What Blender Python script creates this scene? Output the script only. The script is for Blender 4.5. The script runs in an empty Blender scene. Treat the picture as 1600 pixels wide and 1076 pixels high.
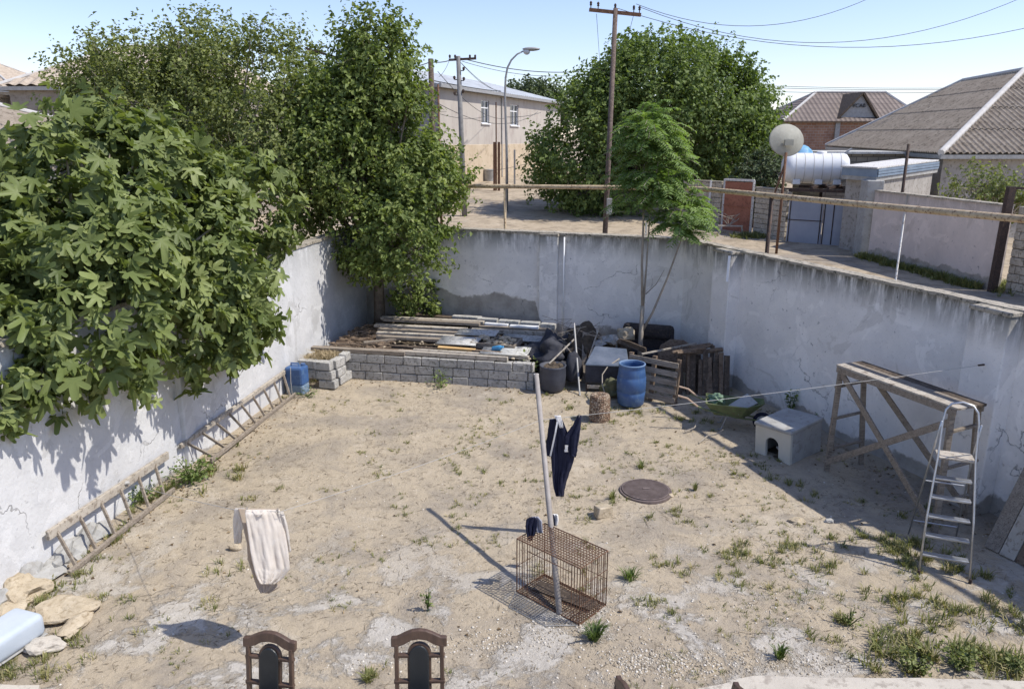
import bpy, math, random
import numpy as np
from mathutils import Vector, Matrix, noise
R = math.radians
random.seed(7); rng = np.random.default_rng(11)
sc = bpy.context.scene
col = sc.collection
# ---------------------------------------------------------------- camera, sky, sun, exposure
H = 5.4; PITCH = R(15.2); FPX = 1180.0
cam_d = bpy.data.cameras.new("camera"); cam = bpy.data.objects.new("camera", cam_d); col.objects.link(cam)
cam.location = (0, 0, H); cam.rotation_euler = (R(90) - PITCH, 0, 0)
cam_d.sensor_width = 36; cam_d.lens = FPX / 1600 * 36; cam_d.clip_start = 0.05; cam_d.clip_end = 3000
sc.camera = cam
SUN = Vector((.72, -.15, 1.0)).normalized()
sun_el = math.asin(SUN.z); sun_az = math.atan2(SUN.x, SUN.y)
w = bpy.data.worlds.new("World"); sc.world = w; w.use_nodes = True
nt = w.node_tree; nt.nodes.clear()
sk = nt.nodes.new('ShaderNodeTexSky'); sk.sky_type = 'NISHITA'; sk.sun_disc = False
sk.sun_elevation = sun_el; sk.sun_rotation = sun_az; sk.air_density = 1.0; sk.dust_density = 0.35; sk.ozone_density = 3.2
bg = nt.nodes.new('ShaderNodeBackground'); bg.inputs['Strength'].default_value = 0.145
wo = nt.nodes.new('ShaderNodeOutputWorld')
tint = nt.nodes.new('ShaderNodeMix'); tint.data_type = 'RGBA'; tint.blend_type = 'MULTIPLY'; tint.inputs[0].default_value = 1; tint.inputs[7].default_value = (1.03, .915, .975, 1)
nt.links.new(sk.outputs[0], tint.inputs[6]); nt.links.new(tint.outputs[2], bg.inputs[0]); nt.links.new(bg.outputs[0], wo.inputs[0])
sl = bpy.data.lights.new("sun", 'SUN'); sl.energy = 3.5; sl.angle = R(0.8); sl.color = (1, .955, .88)
so = bpy.data.objects.new("sun", sl); col.objects.link(so)
so.rotation_euler = SUN.to_track_quat('Z', 'Y').to_euler()
vs = sc.view_settings; vs.view_transform = 'Standard'; vs.look = 'None'; vs.gamma = 1; vs.use_curve_mapping = False
vs.exposure = 0.52

# ---------------------------------------------------------------- layout helpers
cP, sP = math.cos(PITCH), math.sin(PITCH)
def ray(px, py):
    dx, dy = px - 800, py - 538
    return Vector((dx, FPX * cP - dy * sP, -(FPX * sP + dy * cP)))
def G(px, py, z=0.0):
    r = ray(px, py); t = (z - H) / r.z
    return Vector((r.x * t, r.y * t, z))
def V(px, py, Y):
    r = ray(px, py); t = Y / r.y
    return Vector((r.x * t, Y, H + r.z * t))
def LX(Y): return -6.2 + .148 * (Y - 8)
def RX(Y): return 4.2 + .377 * (18.25 - Y)
BL = Vector((-4.2, 21.4)); BR = Vector((4.2, 18.25))
def BY(X): return 21.4 - .375 * (X + 4.2)
def street_z(X, Y):
    t = max(0, min(1, (Y - 30) / 40)); return 1.4 + 1.5 * t

# ---------------------------------------------------------------- object helpers
def tag(o, label=None, cat=None, group=None, kind=None):
    if label: o['label'] = label
    if cat: o['category'] = cat
    if group: o['group'] = group
    if kind: o['kind'] = kind
    return o
def thing(name, label, cat, loc=(0, 0, 0), rz=0, group=None):
    o = bpy.data.objects.new(name, None); o.empty_display_size = .2; col.objects.link(o)
    o.location = loc; o.rotation_euler = (0, 0, rz)
    return tag(o, label, cat, group)
class MB:
    def __init__(s): s.v = []; s.f = []
    def add(s, vs, fs):
        b = len(s.v); s.v += [tuple(v) for v in vs]; s.f += [tuple(i + b for i in f) for f in fs]; return s
    def box(s, c, d, M=None, j=0):
        hx, hy, hz = d[0] / 2, d[1] / 2, d[2] / 2; c = Vector(c)
        P = []
        for x in (-hx, hx):
            for y in (-hy, hy):
                for z in (-hz, hz):
                    p = Vector((x, y, z))
                    if j: p += Vector((random.uniform(-j, j), random.uniform(-j, j), random.uniform(-j, j)))
                    if M is not None: p = M @ p
                    P.append(p + c)
        return s.add(P, [(0, 1, 3, 2), (4, 6, 7, 5), (0, 4, 5, 1), (2, 3, 7, 6), (0, 2, 6, 4), (1, 5, 7, 3)])
    def bar(s, a, b, w, h, up=(0, 0, 1), j=0):
        a, b = Vector(a), Vector(b); x = (b - a); L = x.length; x.normalize()
        y = Vector(up).cross(x)
        if y.length < 1e-4: y = Vector((0, 1, 0)).cross(x)
        y.normalize(); z = x.cross(y)
        M = Matrix((x, y, z)).transposed()
        return s.box((a + b) / 2, (L, w, h), M, j)
    def tube(s, pts, r, n=8, cap=True):
        pts = [Vector(p) for p in pts]; k = len(pts)
        rs = r if isinstance(r, (list, tuple)) else [r] * k
        b = len(s.v)
        d0 = (pts[1] - pts[0]).normalized(); x = d0.orthogonal().normalized()
        for i, p in enumerate(pts):
            d = (pts[min(i + 1, k - 1)] - pts[max(i - 1, 0)]).normalized()
            x = (x - d * x.dot(d)).normalized(); y = d.cross(x)
            for q in range(n):
                a = 2 * math.pi * q / n
                s.v.append(tuple(p + (x * math.cos(a) + y * math.sin(a)) * rs[i]))
        for i in range(k - 1):
            for q in range(n):
                q2 = (q + 1) % n
                s.f.append((b + i * n + q, b + i * n + q2, b + (i + 1) * n + q2, b + (i + 1) * n + q))
        if cap:
            s.f.append(tuple(b + q for q in range(n))[::-1]); s.f.append(tuple(b + (k - 1) * n + q for q in range(n)))
        return s
    def lathe(s, prof, c=(0, 0, 0), n=28, M=None):
        b = len(s.v); c = Vector(c)
        for (r, z) in prof:
            for q in range(n):
                a = 2 * math.pi * q / n; p = Vector((r * math.cos(a), r * math.sin(a), z))
                if M is not None: p = M @ p
                s.v.append(tuple(p + c))
        for i in range(len(prof) - 1):
            for q in range(n):
                q2 = (q + 1) % n
                s.f.append((b + i * n + q, b + i * n + q2, b + (i + 1) * n + q2, b + (i + 1) * n + q))
        return s
    def prism(s, poly, z0, z1):
        n = len(poly); b = len(s.v)
        s.v += [(p[0], p[1], z0) for p in poly] + [(p[0], p[1], z1) for p in poly]
        for i in range(n):
            j = (i + 1) % n; s.f.append((b + i, b + j, b + n + j, b + n + i))
        s.f.append(tuple(b + i for i in range(n))[::-1]); s.f.append(tuple(b + n + i for i in range(n)))
        return s
    def blob(s, c, r, seed=0, n=2, amp=.25, fr=1.5):
        import bmesh
        bm = bmesh.new(); bmesh.ops.create_icosphere(bm, subdivisions=n, radius=1)
        vs = []
        for v in bm.verts:
            p = v.co.copy(); k = 1 + amp * noise.noise(p * fr + Vector((seed * 7.3, seed * 1.7, seed)))
            vs.append(Vector((p.x * r[0] * k, p.y * r[1] * k, p.z * r[2] * k)) + Vector(c))
        fs = [tuple(v.index for v in f.verts) for f in bm.faces]; bm.free()
        return s.add(vs, fs)
def obj(name, mb, mat, parent=None, smooth=False, bevel=0, world=False, solid=0, origin=True, sub=0):
    vs = np.array(mb.v, dtype=float).reshape(-1, 3); loc = Vector((0, 0, 0))
    if parent is not None and world:
        p = parent; off = Vector(p.location)
        while p.parent: p = p.parent; off += Vector(p.location)
        vs = vs - np.array(off)
    if parent is None and origin and len(vs):
        mn, mx = vs.min(0), vs.max(0); loc = Vector(((mn[0] + mx[0]) / 2, (mn[1] + mx[1]) / 2, mn[2])); vs = vs - np.array(loc)
    me = bpy.data.meshes.new(name); me.from_pydata(vs.tolist(), [], mb.f); me.update()
    if mat: me.materials.append(mat)
    if smooth: me.polygons.foreach_set('use_smooth', [True] * len(me.polygons))
    o = bpy.data.objects.new(name, me); col.objects.link(o); o.location = loc
    if parent is not None: o.parent = parent
    if solid:
        m = o.modifiers.new('solid', 'SOLIDIFY'); m.thickness = solid; m.offset = 0
    if bevel:
        m = o.modifiers.new('bevel', 'BEVEL'); m.width = bevel; m.segments = 2; m.limit_method = 'ANGLE'; m.angle_limit = R(40)
    if sub:
        m = o.modifiers.new('sub', 'SUBSURF'); m.levels = sub; m.render_levels = sub
    return o
def copy_tree(o, parent=None):
    c = o.copy(); col.objects.link(c); c.parent = parent
    for ch in list(o.children): copy_tree(ch, c)
    return c
def npmesh(name, verts, faces, mat, parent=None, rnd=None, smooth=False):
    """verts (N,3); faces (F,k) all k-gons; rnd per-vertex attribute"""
    me = bpy.data.meshes.new(name); k = faces.shape[1]
    me.vertices.add(len(verts)); me.vertices.foreach_set('co', verts.astype(np.float32).ravel())
    me.loops.add(faces.size); me.loops.foreach_set('vertex_index', faces.astype(np.int32).ravel())
    me.polygons.add(len(faces)); me.polygons.foreach_set('loop_start', np.arange(0, faces.size, k, dtype=np.int32))
    if smooth: me.polygons.foreach_set('use_smooth', np.ones(len(faces), dtype=bool))
    me.update(calc_edges=True); me.validate()
    if rnd is not None:
        a = me.attributes.new('rnd', 'FLOAT', 'POINT'); a.data.foreach_set('value', rnd.astype(np.float32))
    me.materials.append(mat)
    o = bpy.data.objects.new(name, me); col.objects.link(o)
    if parent is not None: o.parent = parent
    return o

# ---------------------------------------------------------------- materials
class NT:
    def __init__(s, name):
        s.m = bpy.data.materials.new(name); s.m.use_nodes = True; s.t = s.m.node_tree; s.t.nodes.clear()
        s.out = s.t.nodes.new('ShaderNodeOutputMaterial')
    def n(s, ty, **kw):
        nd = s.t.nodes.new(ty)
        for k, v in kw.items():
            if k.startswith('i_'):
                key = k[2:]; key = int(key) if key.isdigit() else key.replace('_', ' ')
                nd.inputs[key].default_value = v
            else: setattr(nd, k, v)
        return nd
    def l(s, a, b): s.t.links.new(a, b)
    def pos(s): return s.n('ShaderNodeNewGeometry').outputs['Position']
    def objc(s): return s.n('ShaderNodeTexCoord').outputs['Object']
    def mapping(s, src, sc_=(1, 1, 1), loc=(0, 0, 0), rot=(0, 0, 0)):
        m = s.n('ShaderNodeMapping'); m.inputs['Scale'].default_value = sc_; m.inputs['Location'].default_value = loc; m.inputs['Rotation'].default_value = rot
        s.l(src, m.inputs[0]); return m.outputs[0]
    def noise(s, src, scale, detail=6, rough=.6, dist=0):
        x = s.n('ShaderNodeTexNoise'); x.inputs['Scale'].default_value = scale; x.inputs['Detail'].default_value = detail
        x.inputs['Roughness'].default_value = rough; x.inputs['Distortion'].default_value = dist; s.l(src, x.inputs['Vector']); return x.outputs['Fac']
    def ramp(s, fac, stops, interp='LINEAR'):
        r = s.n('ShaderNodeValToRGB'); cr = r.color_ramp; cr.interpolation = interp
        while len(cr.elements) < len(stops): cr.elements.new(.5)
        for e, (p, c) in zip(cr.elements, stops):
            e.position = p; e.color = (c, c, c, 1) if isinstance(c, (int, float)) else (*c, 1)
        s.l(fac, r.inputs[0]); return r.outputs[0]
    def mix(s, fac, a, b, mode='MIX'):
        m = s.n('ShaderNodeMix', data_type='RGBA', blend_type=mode)
        for k, v in ((0, fac), (6, a), (7, b)):
            if hasattr(v, 'links') or hasattr(v, 'is_linked'): s.l(v, m.inputs[k])
            else: m.inputs[k].default_value = v if isinstance(v, (int, float)) else (*v, 1)
        return m.outputs[2]
    def math(s, op, a, b=0.0, c=None):
        m = s.n('ShaderNodeMath', operation=op)
        for k, v in enumerate((a, b) if c is None else (a, b, c)):
            if isinstance(v, (int, float)): m.inputs[k].default_value = v
            else: s.l(v, m.inputs[k])
        return m.outputs[0]
    def sep(s, src):
        x = s.n('ShaderNodeSeparateXYZ'); s.l(src, x.inputs[0]); return x.outputs
    def mr(s, v, a, b, c=0, d=1):
        m = s.n('ShaderNodeMapRange'); s.l(v, m.inputs[0])
        for i, q in enumerate((a, b, c, d)): m.inputs[i + 1].default_value = q
        return m.outputs[0]
    def bump(s, h, strength=.5, dist=.02, prev=None):
        b = s.n('ShaderNodeBump'); b.inputs['Strength'].default_value = strength; b.inputs['Distance'].default_value = dist
        s.l(h, b.inputs['Height'])
        if prev is not None: s.l(prev, b.inputs['Normal'])
        return b.outputs[0]
    def fin(s, colr, rough=.85, metal=0, nrm=None, spec=.3):
        p = s.n('ShaderNodeBsdfPrincipled')
        if isinstance(colr, tuple): p.inputs['Base Color'].default_value = (*colr, 1)
        else: s.l(colr, p.inputs['Base Color'])
        if isinstance(rough, (int, float)): p.inputs['Roughness'].default_value = rough
        else: s.l(rough, p.inputs['Roughness'])
        p.inputs['Metallic'].default_value = metal; p.inputs['Specular IOR Level'].default_value = spec
        if nrm is not None: s.l(nrm, p.inputs['Normal'])
        s.l(p.outputs[0], s.out.inputs[0]); return s.m
def rnd_coord(t):
    oi = t.n('ShaderNodeObjectInfo'); v = t.n('ShaderNodeVectorMath', operation='MULTIPLY_ADD')
    t.l(oi.outputs['Random'], v.inputs[0]); v.inputs[1].default_value = (37, 53, 29); t.l(t.objc(), v.inputs[2]); return v.outputs[0]
def simple(name, c1, c2, scale=6, rough=.85, metal=0, bump=.3, bscale=30, c3=None, stretch=(1, 1, 1), spec=.3, bd=.01):
    t = NT(name); c = rnd_coord(t); cm = t.mapping(c, stretch)
    f = t.noise(cm, scale, 7, .65); stops = [(.3, c1), (.7, c2)]
    colr = t.ramp(f, stops)
    if c3:
        g = t.noise(cm, scale * 3.3, 6, .7); colr = t.mix(t.ramp(g, [(.52, 0.), (.62, 1.)]), colr, c3)
    nb = t.bump(t.noise(cm, bscale, 5, .7), bump, bd)
    return t.fin(colr, rough, metal, nb, spec)
def plaster(name, base, dirt_top, damp, top, extra=None):
    """whitewashed plaster; grime streaks under its top edge, damp band above the ground, cracks and stains"""
    t = NT(name); p = t.pos(); z = t.sep(p)[2]
    big = t.noise(p, .55, 6, .6); mid = t.noise(p, 2.6, 8, .65); fine = t.noise(p, 14, 8, .7)
    c = t.ramp(big, [(.3, tuple(b * .86 for b in base)), (.55, base), (.75, tuple(min(1, b * 1.07) for b in base))])
    c = t.mix(t.ramp(mid, [(.45, 0.), (.8, .42)]), c, (base[0] * .68, base[1] * .69, base[2] * .72))
    pt = t.noise(p, 1.05, 10, .62, 1.6); c = t.mix(t.ramp(pt, [(.555, 0.), (.575, .5)]), c, tuple(min(1, b * 1.13) for b in base))
    pt2 = t.noise(t.mapping(p, (1, 1, 1), (7, 3, 2)), .8, 11, .66, 1.2); c = t.mix(t.ramp(pt2, [(.60, 0.), (.615, .5)]), c, (base[0] * .70, base[1] * .69, base[2] * .67))
    c = t.mix(t.ramp(fine, [(.58, 0.), (.75, .5)]), c, (.3, .29, .27))
    # grime at the top: vertical streaks
    st = t.noise(t.mapping(p, (3.2, 3.2, .55)), 1.7, 8, .72)
    zt = t.mr(z, top - .6, top, 0, 1)
    g = t.math('MULTIPLY', t.math('POWER', zt, 1.15), t.ramp(st, [(.36, 0.), (.54, 1.)]))
    c = t.mix(t.math('MULTIPLY', g, dirt_top), c, (.075, .075, .06))
    # damp at the bottom, ragged line
    ln = t.math('ADD', t.math('MULTIPLY', t.noise(p, .9, 8, .6), 1.1), t.math('MULTIPLY', z, -1.0))
    if extra: damp = t.mr(t.sep(p)[0], *extra)
    dm = t.ramp(t.math('ADD', ln, damp), [(.50, 0.), (.56, 1.)])
    c = t.mix(t.math('MULTIPLY', dm, .8), c, t.ramp(mid, [(.35, (.20, .175, .14)), (.65, (.42, .39, .34))]))
    # black mould spots
    sp = t.noise(p, 7.5, 4, .6); spm = t.math('MULTIPLY', t.ramp(sp, [(.66, 0.), (.71, 1.)]), t.ramp(t.noise(p, .8, 4), [(.45, 0.), (.6, .8)]))
    c = t.mix(spm, c, (.10, .10, .11))
    # hairline cracks
    vo = t.n('ShaderNodeTexVoronoi', feature='DISTANCE_TO_EDGE'); vo.inputs['Scale'].default_value = .75
    wv = t.n('ShaderNodeVectorMath', operation='MULTIPLY_ADD'); nn = t.n('ShaderNodeTexNoise'); nn.inputs['Scale'].default_value = 2.4; nn.inputs['Detail'].default_value = 6
    t.l(p, nn.inputs['Vector']); t.l(nn.outputs['Color'], wv.inputs[0]); wv.inputs[1].default_value = (.9, .9, .9); t.l(p, wv.inputs[2]); t.l(wv.outputs[0], vo.inputs['Vector'])
    ck = t.math('MULTIPLY', t.ramp(vo.outputs['Distance'], [(.0, 1.), (.011, 0.)]), t.ramp(big, [(.52, 0.), (.6, .8)]))
    c = t.mix(ck, c, (.16, .15, .14))
    h = t.math('ADD', t.math('MULTIPLY', mid, 1.0), t.math('MULTIPLY', fine, .35)); h = t.math('SUBTRACT', h, t.math('MULTIPLY', dm, .35))
    h = t.math('SUBTRACT', h, t.math('MULTIPLY', ck, .5))
    return t.fin(c, .9, 0, t.bump(h, .55, .04), .2)
M = {}
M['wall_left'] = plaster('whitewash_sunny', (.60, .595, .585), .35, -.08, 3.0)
M['wall'] = plaster('whitewash_shade_lifted', (.84, .81, .77), .95, .16, 3.05)  # base of both shaded walls raised above the sunny one's to brighten them
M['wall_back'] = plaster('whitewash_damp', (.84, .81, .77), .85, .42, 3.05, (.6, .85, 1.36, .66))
M['wall_pink'] = plaster('pinkish_render', (.64, .555, .50), .4, 1.72, 3.75)
M['annex'] = simple('annex_render', (.30, .275, .245), (.42, .39, .35), 2, .9, c3=(.22, .20, .17))
M['coping'] = simple('coping_cement', (.30, .265, .21), (.47, .42, .34), 4, .95, bump=.8, bscale=18, c3=(.10, .095, .075), bd=.03)
M['limestone'] = simple('limestone_block', (.33, .32, .295), (.52, .50, .46), 5, .95, bump=.9, bscale=28, c3=(.22, .21, .185), bd=.02)
M['street_block'] = simple('street_block', (.38, .33, .26), (.55, .49, .40), 4, .95, bump=.8, bscale=24, c3=(.26, .22, .16), bd=.02)
M['mortar'] = simple('dark_joint', (.10, .09, .075), (.17, .15, .12), 8, .95)
M['soil'] = simple('dark_soil', (.05, .04, .03), (.15, .115, .08), 7, 1, bump=1, bscale=15, bd=.05)
M['wood'] = simple('weathered_wood', (.19, .155, .12), (.36, .31, .25), 5, .85, bump=.5, bscale=40, stretch=(.5, 4, 4), c3=(.13, .10, .075))
M['wood_pale'] = simple('bleached_wood', (.36, .315, .255), (.50, .45, .375), 4, .85, bump=.5, bscale=40, c3=(.22, .18, .14))
M['wood_dark'] = simple('dark_wood', (.05, .038, .03), (.115, .085, .06), 5, .85, bump=.5, bscale=40, c3=(.17, .13, .095))
M['wood_brown'] = simple('brown_wood', (.13, .09, .06), (.25, .185, .13), 6, .8, bump=.5, bscale=40, c3=(.09, .06, .04))
M['yellow_board'] = simple('yellow_board', (.50, .30, .11), (.62, .42, .2), 6, .8)
M['asbestos'] = simple('fibre_cement', (.42, .41, .38), (.60, .59, .55), 5, .9, c3=(.30, .29, .26))
M['roof_brown'] = simple('roof_sheet_brown', (.24, .195, .15), (.37, .315, .25), 1.6, .9, c3=(.17, .14, .105), stretch=(1, 1, 1))
M['roof_tan'] = simple('roof_sheet_tan', (.38, .31, .235), (.50, .42, .33), 1.2, .9, c3=(.30, .24, .18))
M['roof_grey'] = simple('roof_sheet_grey', (.36, .375, .39), (.47, .49, .50), .5, .6, c3=(.33, .34, .34))
M['ridge'] = simple('ridge_cap', (.42, .40, .37), (.55, .53, .50), 3, .8)
M['rust'] = simple('rusty_iron', (.085, .045, .03), (.19, .105, .065), 12, .85, .25, c3=(.27, .16, .10))
M['dark_iron'] = simple('dark_iron', (.035, .028, .026), (.085, .06, .05), 9, .7, .3, c3=(.13, .08, .055))
M['pipe'] = simple('painted_pipe', (.40, .30, .18), (.56, .45, .30), 5, .7, 0, bump=.6, bscale=22, c3=(.17, .10, .06))
M['white_paint'] = simple('chipped_white', (.58, .56, .52), (.72, .70, .66), 7, .7, c3=(.30, .24, .18))
M['steel'] = simple('bare_steel', (.42, .43, .44), (.60, .61, .62), 12, .38, .85, bump=.1, spec=.5)
M['galv'] = simple('galvanised', (.26, .255, .25), (.38, .375, .36), 6, .55, .3)
M['concrete'] = simple('concrete', (.30, .295, .28), (.44, .43, .40), 2.6, .9, c3=(.30, .285, .26))
M['terrace'] = simple('terrace_slab', (.42, .38, .32), (.55, .50, .42), 2.2, .9, bump=.5, bscale=26, c3=(.34, .30, .25))
M['blue_plastic'] = simple('blue_plastic', (.035, .085, .21), (.055, .125, .29), 3, .45, bump=.15, c3=(.08, .15, .28), spec=.5)
M['grey_plastic'] = simple('grey_plastic', (.042, .046, .062), (.075, .08, .10), 4, .55, bump=.15, spec=.4)
M['tarp'] = simple('dark_tarp', (.022, .023, .03), (.055, .056, .068), 5, .78, bump=.5, bscale=14, bd=.03, spec=.4)
M['black_cloth'] = simple('navy_cloth', (.008, .010, .028), (.016, .019, .045), 12, .75, bump=.4, bscale=60)
M['white_cloth'] = simple('white_cloth', (.66, .64, .61), (.76, .74, .71), 9, .9, bump=.3, bscale=60)
M['cream_cloth_plain'] = simple('cream_cloth', (.62, .55, .47), (.74, .68, .60), 7, .95, bump=.5, bscale=70)
M['sofa'] = simple('old_upholstery', (.028, .024, .024), (.06, .05, .048), 6, .8, c3=(.09, .07, .06))
M['tank'] = simple('white_tank_plastic', (.66, .66, .65), (.76, .76, .75), 3, .4, bump=.05, spec=.45)
M['dish'] = simple('dish_paint', (.27, .26, .215), (.36, .35, .29), 4, .6)
M['gate'] = simple('gate_paint', (.27, .29, .34), (.35, .37, .42), 1.1, .6)
M['red_door'] = simple('red_door_paint', (.26, .10, .06), (.36, .15, .095), 2.5, .7, c3=(.20, .08, .05))
M['fascia'] = simple('blue_fascia', (.17, .22, .28), (.25, .31, .38), 2, .5)
M['green_paint'] = simple('barrow_green', (.10, .13, .055), (.17, .21, .09), 9, .75, c3=(.15, .12, .08))
M['handle_wood'] = simple('handle_wood', (.38, .27, .19), (.48, .36, .27), 9, .8)
M['manhole'] = simple('manhole_iron', (.13, .10, .09), (.22, .175, .16), 9, .7, .3)
M['rock'] = simple('yellow_rock', (.40, .325, .22), (.54, .46, .34), 5, .95, bump=.8, bscale=14, bd=.03, c3=(.34, .27, .18))
M['cobs'] = None
M['tub'] = simple('pale_blue_tub', (.40, .45, .50), (.48, .53, .58), 2, .35, bump=.05, spec=.5)
M['chair_wood'] = simple('chair_walnut', (.055, .033, .022), (.12, .072, .047), 6, .45, bump=.2, bscale=50, stretch=(3, 3, .6), spec=.5)
M['leather'] = simple('black_leather', (.010, .012, .014), (.018, .021, .022), 8, .42, bump=.15, bscale=80, spec=.5)
M['white_plastic'] = simple('white_plastic', (.70, .70, .70), (.78, .78, .78), 5, .5)
M['bark'] = simple('bark', (.13, .10, .075), (.27, .225, .175), 9, .95, bump=.9, bscale=30, bd=.02)
M['bark_pale'] = simple('pale_bark', (.26, .225, .18), (.38, .335, .275), 9, .95, bump=.5, bscale=40)
M['lamp_glass'] = simple('lamp_glass', (.42, .44, .46), (.55, .57, .60), 4, .25, spec=.6)
M['glass'] = simple('window_glass', (.035, .045, .055), (.06, .07, .085), 3, .08, bump=.02, spec=.8)
M['wire'] = simple('cable', (.03, .03, .032), (.05, .05, .05), 5, .7)
M['rope'] = simple('clothesline_rope', (.34, .33, .31), (.46, .45, .42), 20, .9)
M['card_blue'] = simple('card_blue', (.14, .33, .52), (.20, .40, .58), 8, .5)
M['card_orange'] = simple('card_orange', (.62, .27, .08), (.70, .35, .13), 8, .5)
M['bottle'] = simple('blue_bottle', (.05, .25, .5), (.08, .33, .58), 8, .3, spec=.6)
M['dark_line'] = simple('dark_lettering', (.04, .04, .045), (.06, .06, .065), 8, .7)
M['render_up'] = simple('upper_render', (.40, .36, .31), (.49, .445, .39), .5, .9, c3=(.38, .33, .29), stretch=(1, 1, .35))
M['render_low'] = simple('lower_stone', (.46, .365, .25), (.56, .46, .33), .6, .9, c3=(.39, .31, .21))
M['shade_grey_render'] = simple('shade_grey_render', (.23, .225, .23), (.30, .295, .30), .6, .9)  # shade of the building's side face put into the colour as darker grey
M['house_wall'] = simple('brownish_render', (.25, .215, .18), (.34, .30, .25), .8, .9, c3=(.20, .165, .13))
def brickmat(name, c1, c2, mo, sx, sz, vec=None):
    t = NT(name); p = t.pos(); s = t.sep(p); cb = t.n('ShaderNodeCombineXYZ'); t.l(t.math('ADD', s[0], s[1]), cb.inputs[0]); t.l(s[2], cb.inputs[1])
    b = t.n('ShaderNodeTexBrick'); t.l(cb.outputs[0], b.inputs['Vector']); b.inputs['Scale'].default_value = 1
    b.inputs['Brick Width'].default_value = sx; b.inputs['Row Height'].default_value = sz; b.inputs['Mortar Size'].default_value = .02
    b.inputs['Color1'].default_value = (*c1, 1); b.inputs['Color2'].default_value = (*c2, 1); b.inputs['Mortar'].default_value = (*mo, 1)
    c = t.mix(t.ramp(t.noise(p, 1.3, 6), [(.4, 0.), (.7, .6)]), b.outputs['Color'], tuple(x * .6 for x in c1))
    return t.fin(c, .9, 0, t.bump(b.outputs['Fac'], -.4, .02))
M['brick'] = brickmat('red_brick', (.28, .15, .10), (.36, .21, .14), (.33, .28, .24), .4, .2)
M['brick_grey'] = brickmat('grey_block_far', (.33, .30, .26), (.42, .38, .33), (.2, .18, .15), .5, .25)
M['brick_tan'] = brickmat('tan_block_far', (.30, .26, .20), (.38, .33, .25), (.17, .14, .11), .45, .22)
def tilemat():
    t = NT('roof_tiles'); p = t.pos(); s = t.sep(p)
    a = t.math('SINE', t.math('MULTIPLY', s[0], 17)); b = t.math('FRACT', t.math('MULTIPLY', s[2], 2.6))
    c = t.ramp(t.noise(p, .8, 6), [(.3, (.17, .135, .115)), (.7, (.25, .20, .17))])
    c = t.mix(t.ramp(b, [(.0, 1.), (.16, 0.)]), c, (.08, .065, .055))
    c = t.mix(t.ramp(a, [(.0, .45), (.3, 0.)]), c, (.11, .09, .08))
    return t.fin(c, .8, 0, t.bump(t.math('ADD', a, b), .5, .05))
M['tiles'] = tilemat()
def cobmat():
    t = NT('stone_chip_drum'); c = t.objc(); v = t.n('ShaderNodeTexVoronoi'); v.inputs['Scale'].default_value = 24; t.l(c, v.inputs['Vector'])
    e = t.n('ShaderNodeTexVoronoi', feature='DISTANCE_TO_EDGE'); e.inputs['Scale'].default_value = 24; t.l(c, e.inputs['Vector'])
    b = t.n('ShaderNodeRGBToBW') if False else t.sep(v.outputs['Color'])[0]
    colr = t.ramp(b, [(0, (.22, .13, .085)), (.5, (.36, .25, .17)), (1, (.52, .42, .32))])
    colr = t.mix(t.ramp(e.outputs['Distance'], [(0., 1.), (.12, 0.)]), colr, (.07, .05, .035))
    return t.fin(colr, .85, 0, t.bump(t.ramp(e.outputs['Distance'], [(0., 0.), (.25, 1.)]), .9, .02))
M['cobs'] = cobmat()
def leafmat(name, dark, mid, light, trans=.3, rough=.55):
    t = NT(name); a = t.n('ShaderNodeAttribute', attribute_name='rnd').outputs['Fac']
    c = t.ramp(a, [(0, dark), (.55, mid), (1, light)])
    p = t.n('ShaderNodeBsdfPrincipled'); t.l(c, p.inputs['Base Color']); p.inputs['Roughness'].default_value = rough; p.inputs['Specular IOR Level'].default_value = .25
    tr = t.n('ShaderNodeBsdfTranslucent'); c2 = t.mix(1.0, c, (1.25, 1.35, .55), 'MULTIPLY'); t.l(c2, tr.inputs[0])
    m = t.n('ShaderNodeMixShader'); m.inputs[0].default_value = trans; t.l(p.outputs[0], m.inputs[1]); t.l(tr.outputs[0], m.inputs[2]); t.l(m.outputs[0], t.out.inputs[0])
    return t.m
M['leaf_fig'] = leafmat('fig_leaves', (.085, .115, .035), (.175, .215, .07), (.30, .34, .13), .3, .5)
M['leaf_a'] = leafmat('small_leaves', (.10, .125, .04), (.195, .225, .075), (.33, .35, .14), .34)
M['leaf_b'] = leafmat('mulberry_leaves', (.085, .12, .034), (.18, .23, .065), (.31, .35, .12), .34)
M['leaf_c'] = leafmat('broad_tree_leaves', (.08, .12, .036), (.155, .21, .062), (.25, .31, .105), .34)
M['leaf_ail'] = leafmat('frond_leaflets', (.11, .17, .05), (.20, .29, .085), (.31, .40, .15), .4)
M['leaf_far'] = leafmat('far_leaves', (.06, .085, .04), (.09, .12, .055), (.13, .16, .08), .2)
M['grass'] = leafmat('yard_weeds', (.11, .135, .045), (.22, .225, .085), (.50, .41, .23), .25, .8)
M['dry'] = leafmat('dry_straw', (.22, .17, .10), (.36, .28, .17), (.48, .40, .26), .1, .9)

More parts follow.
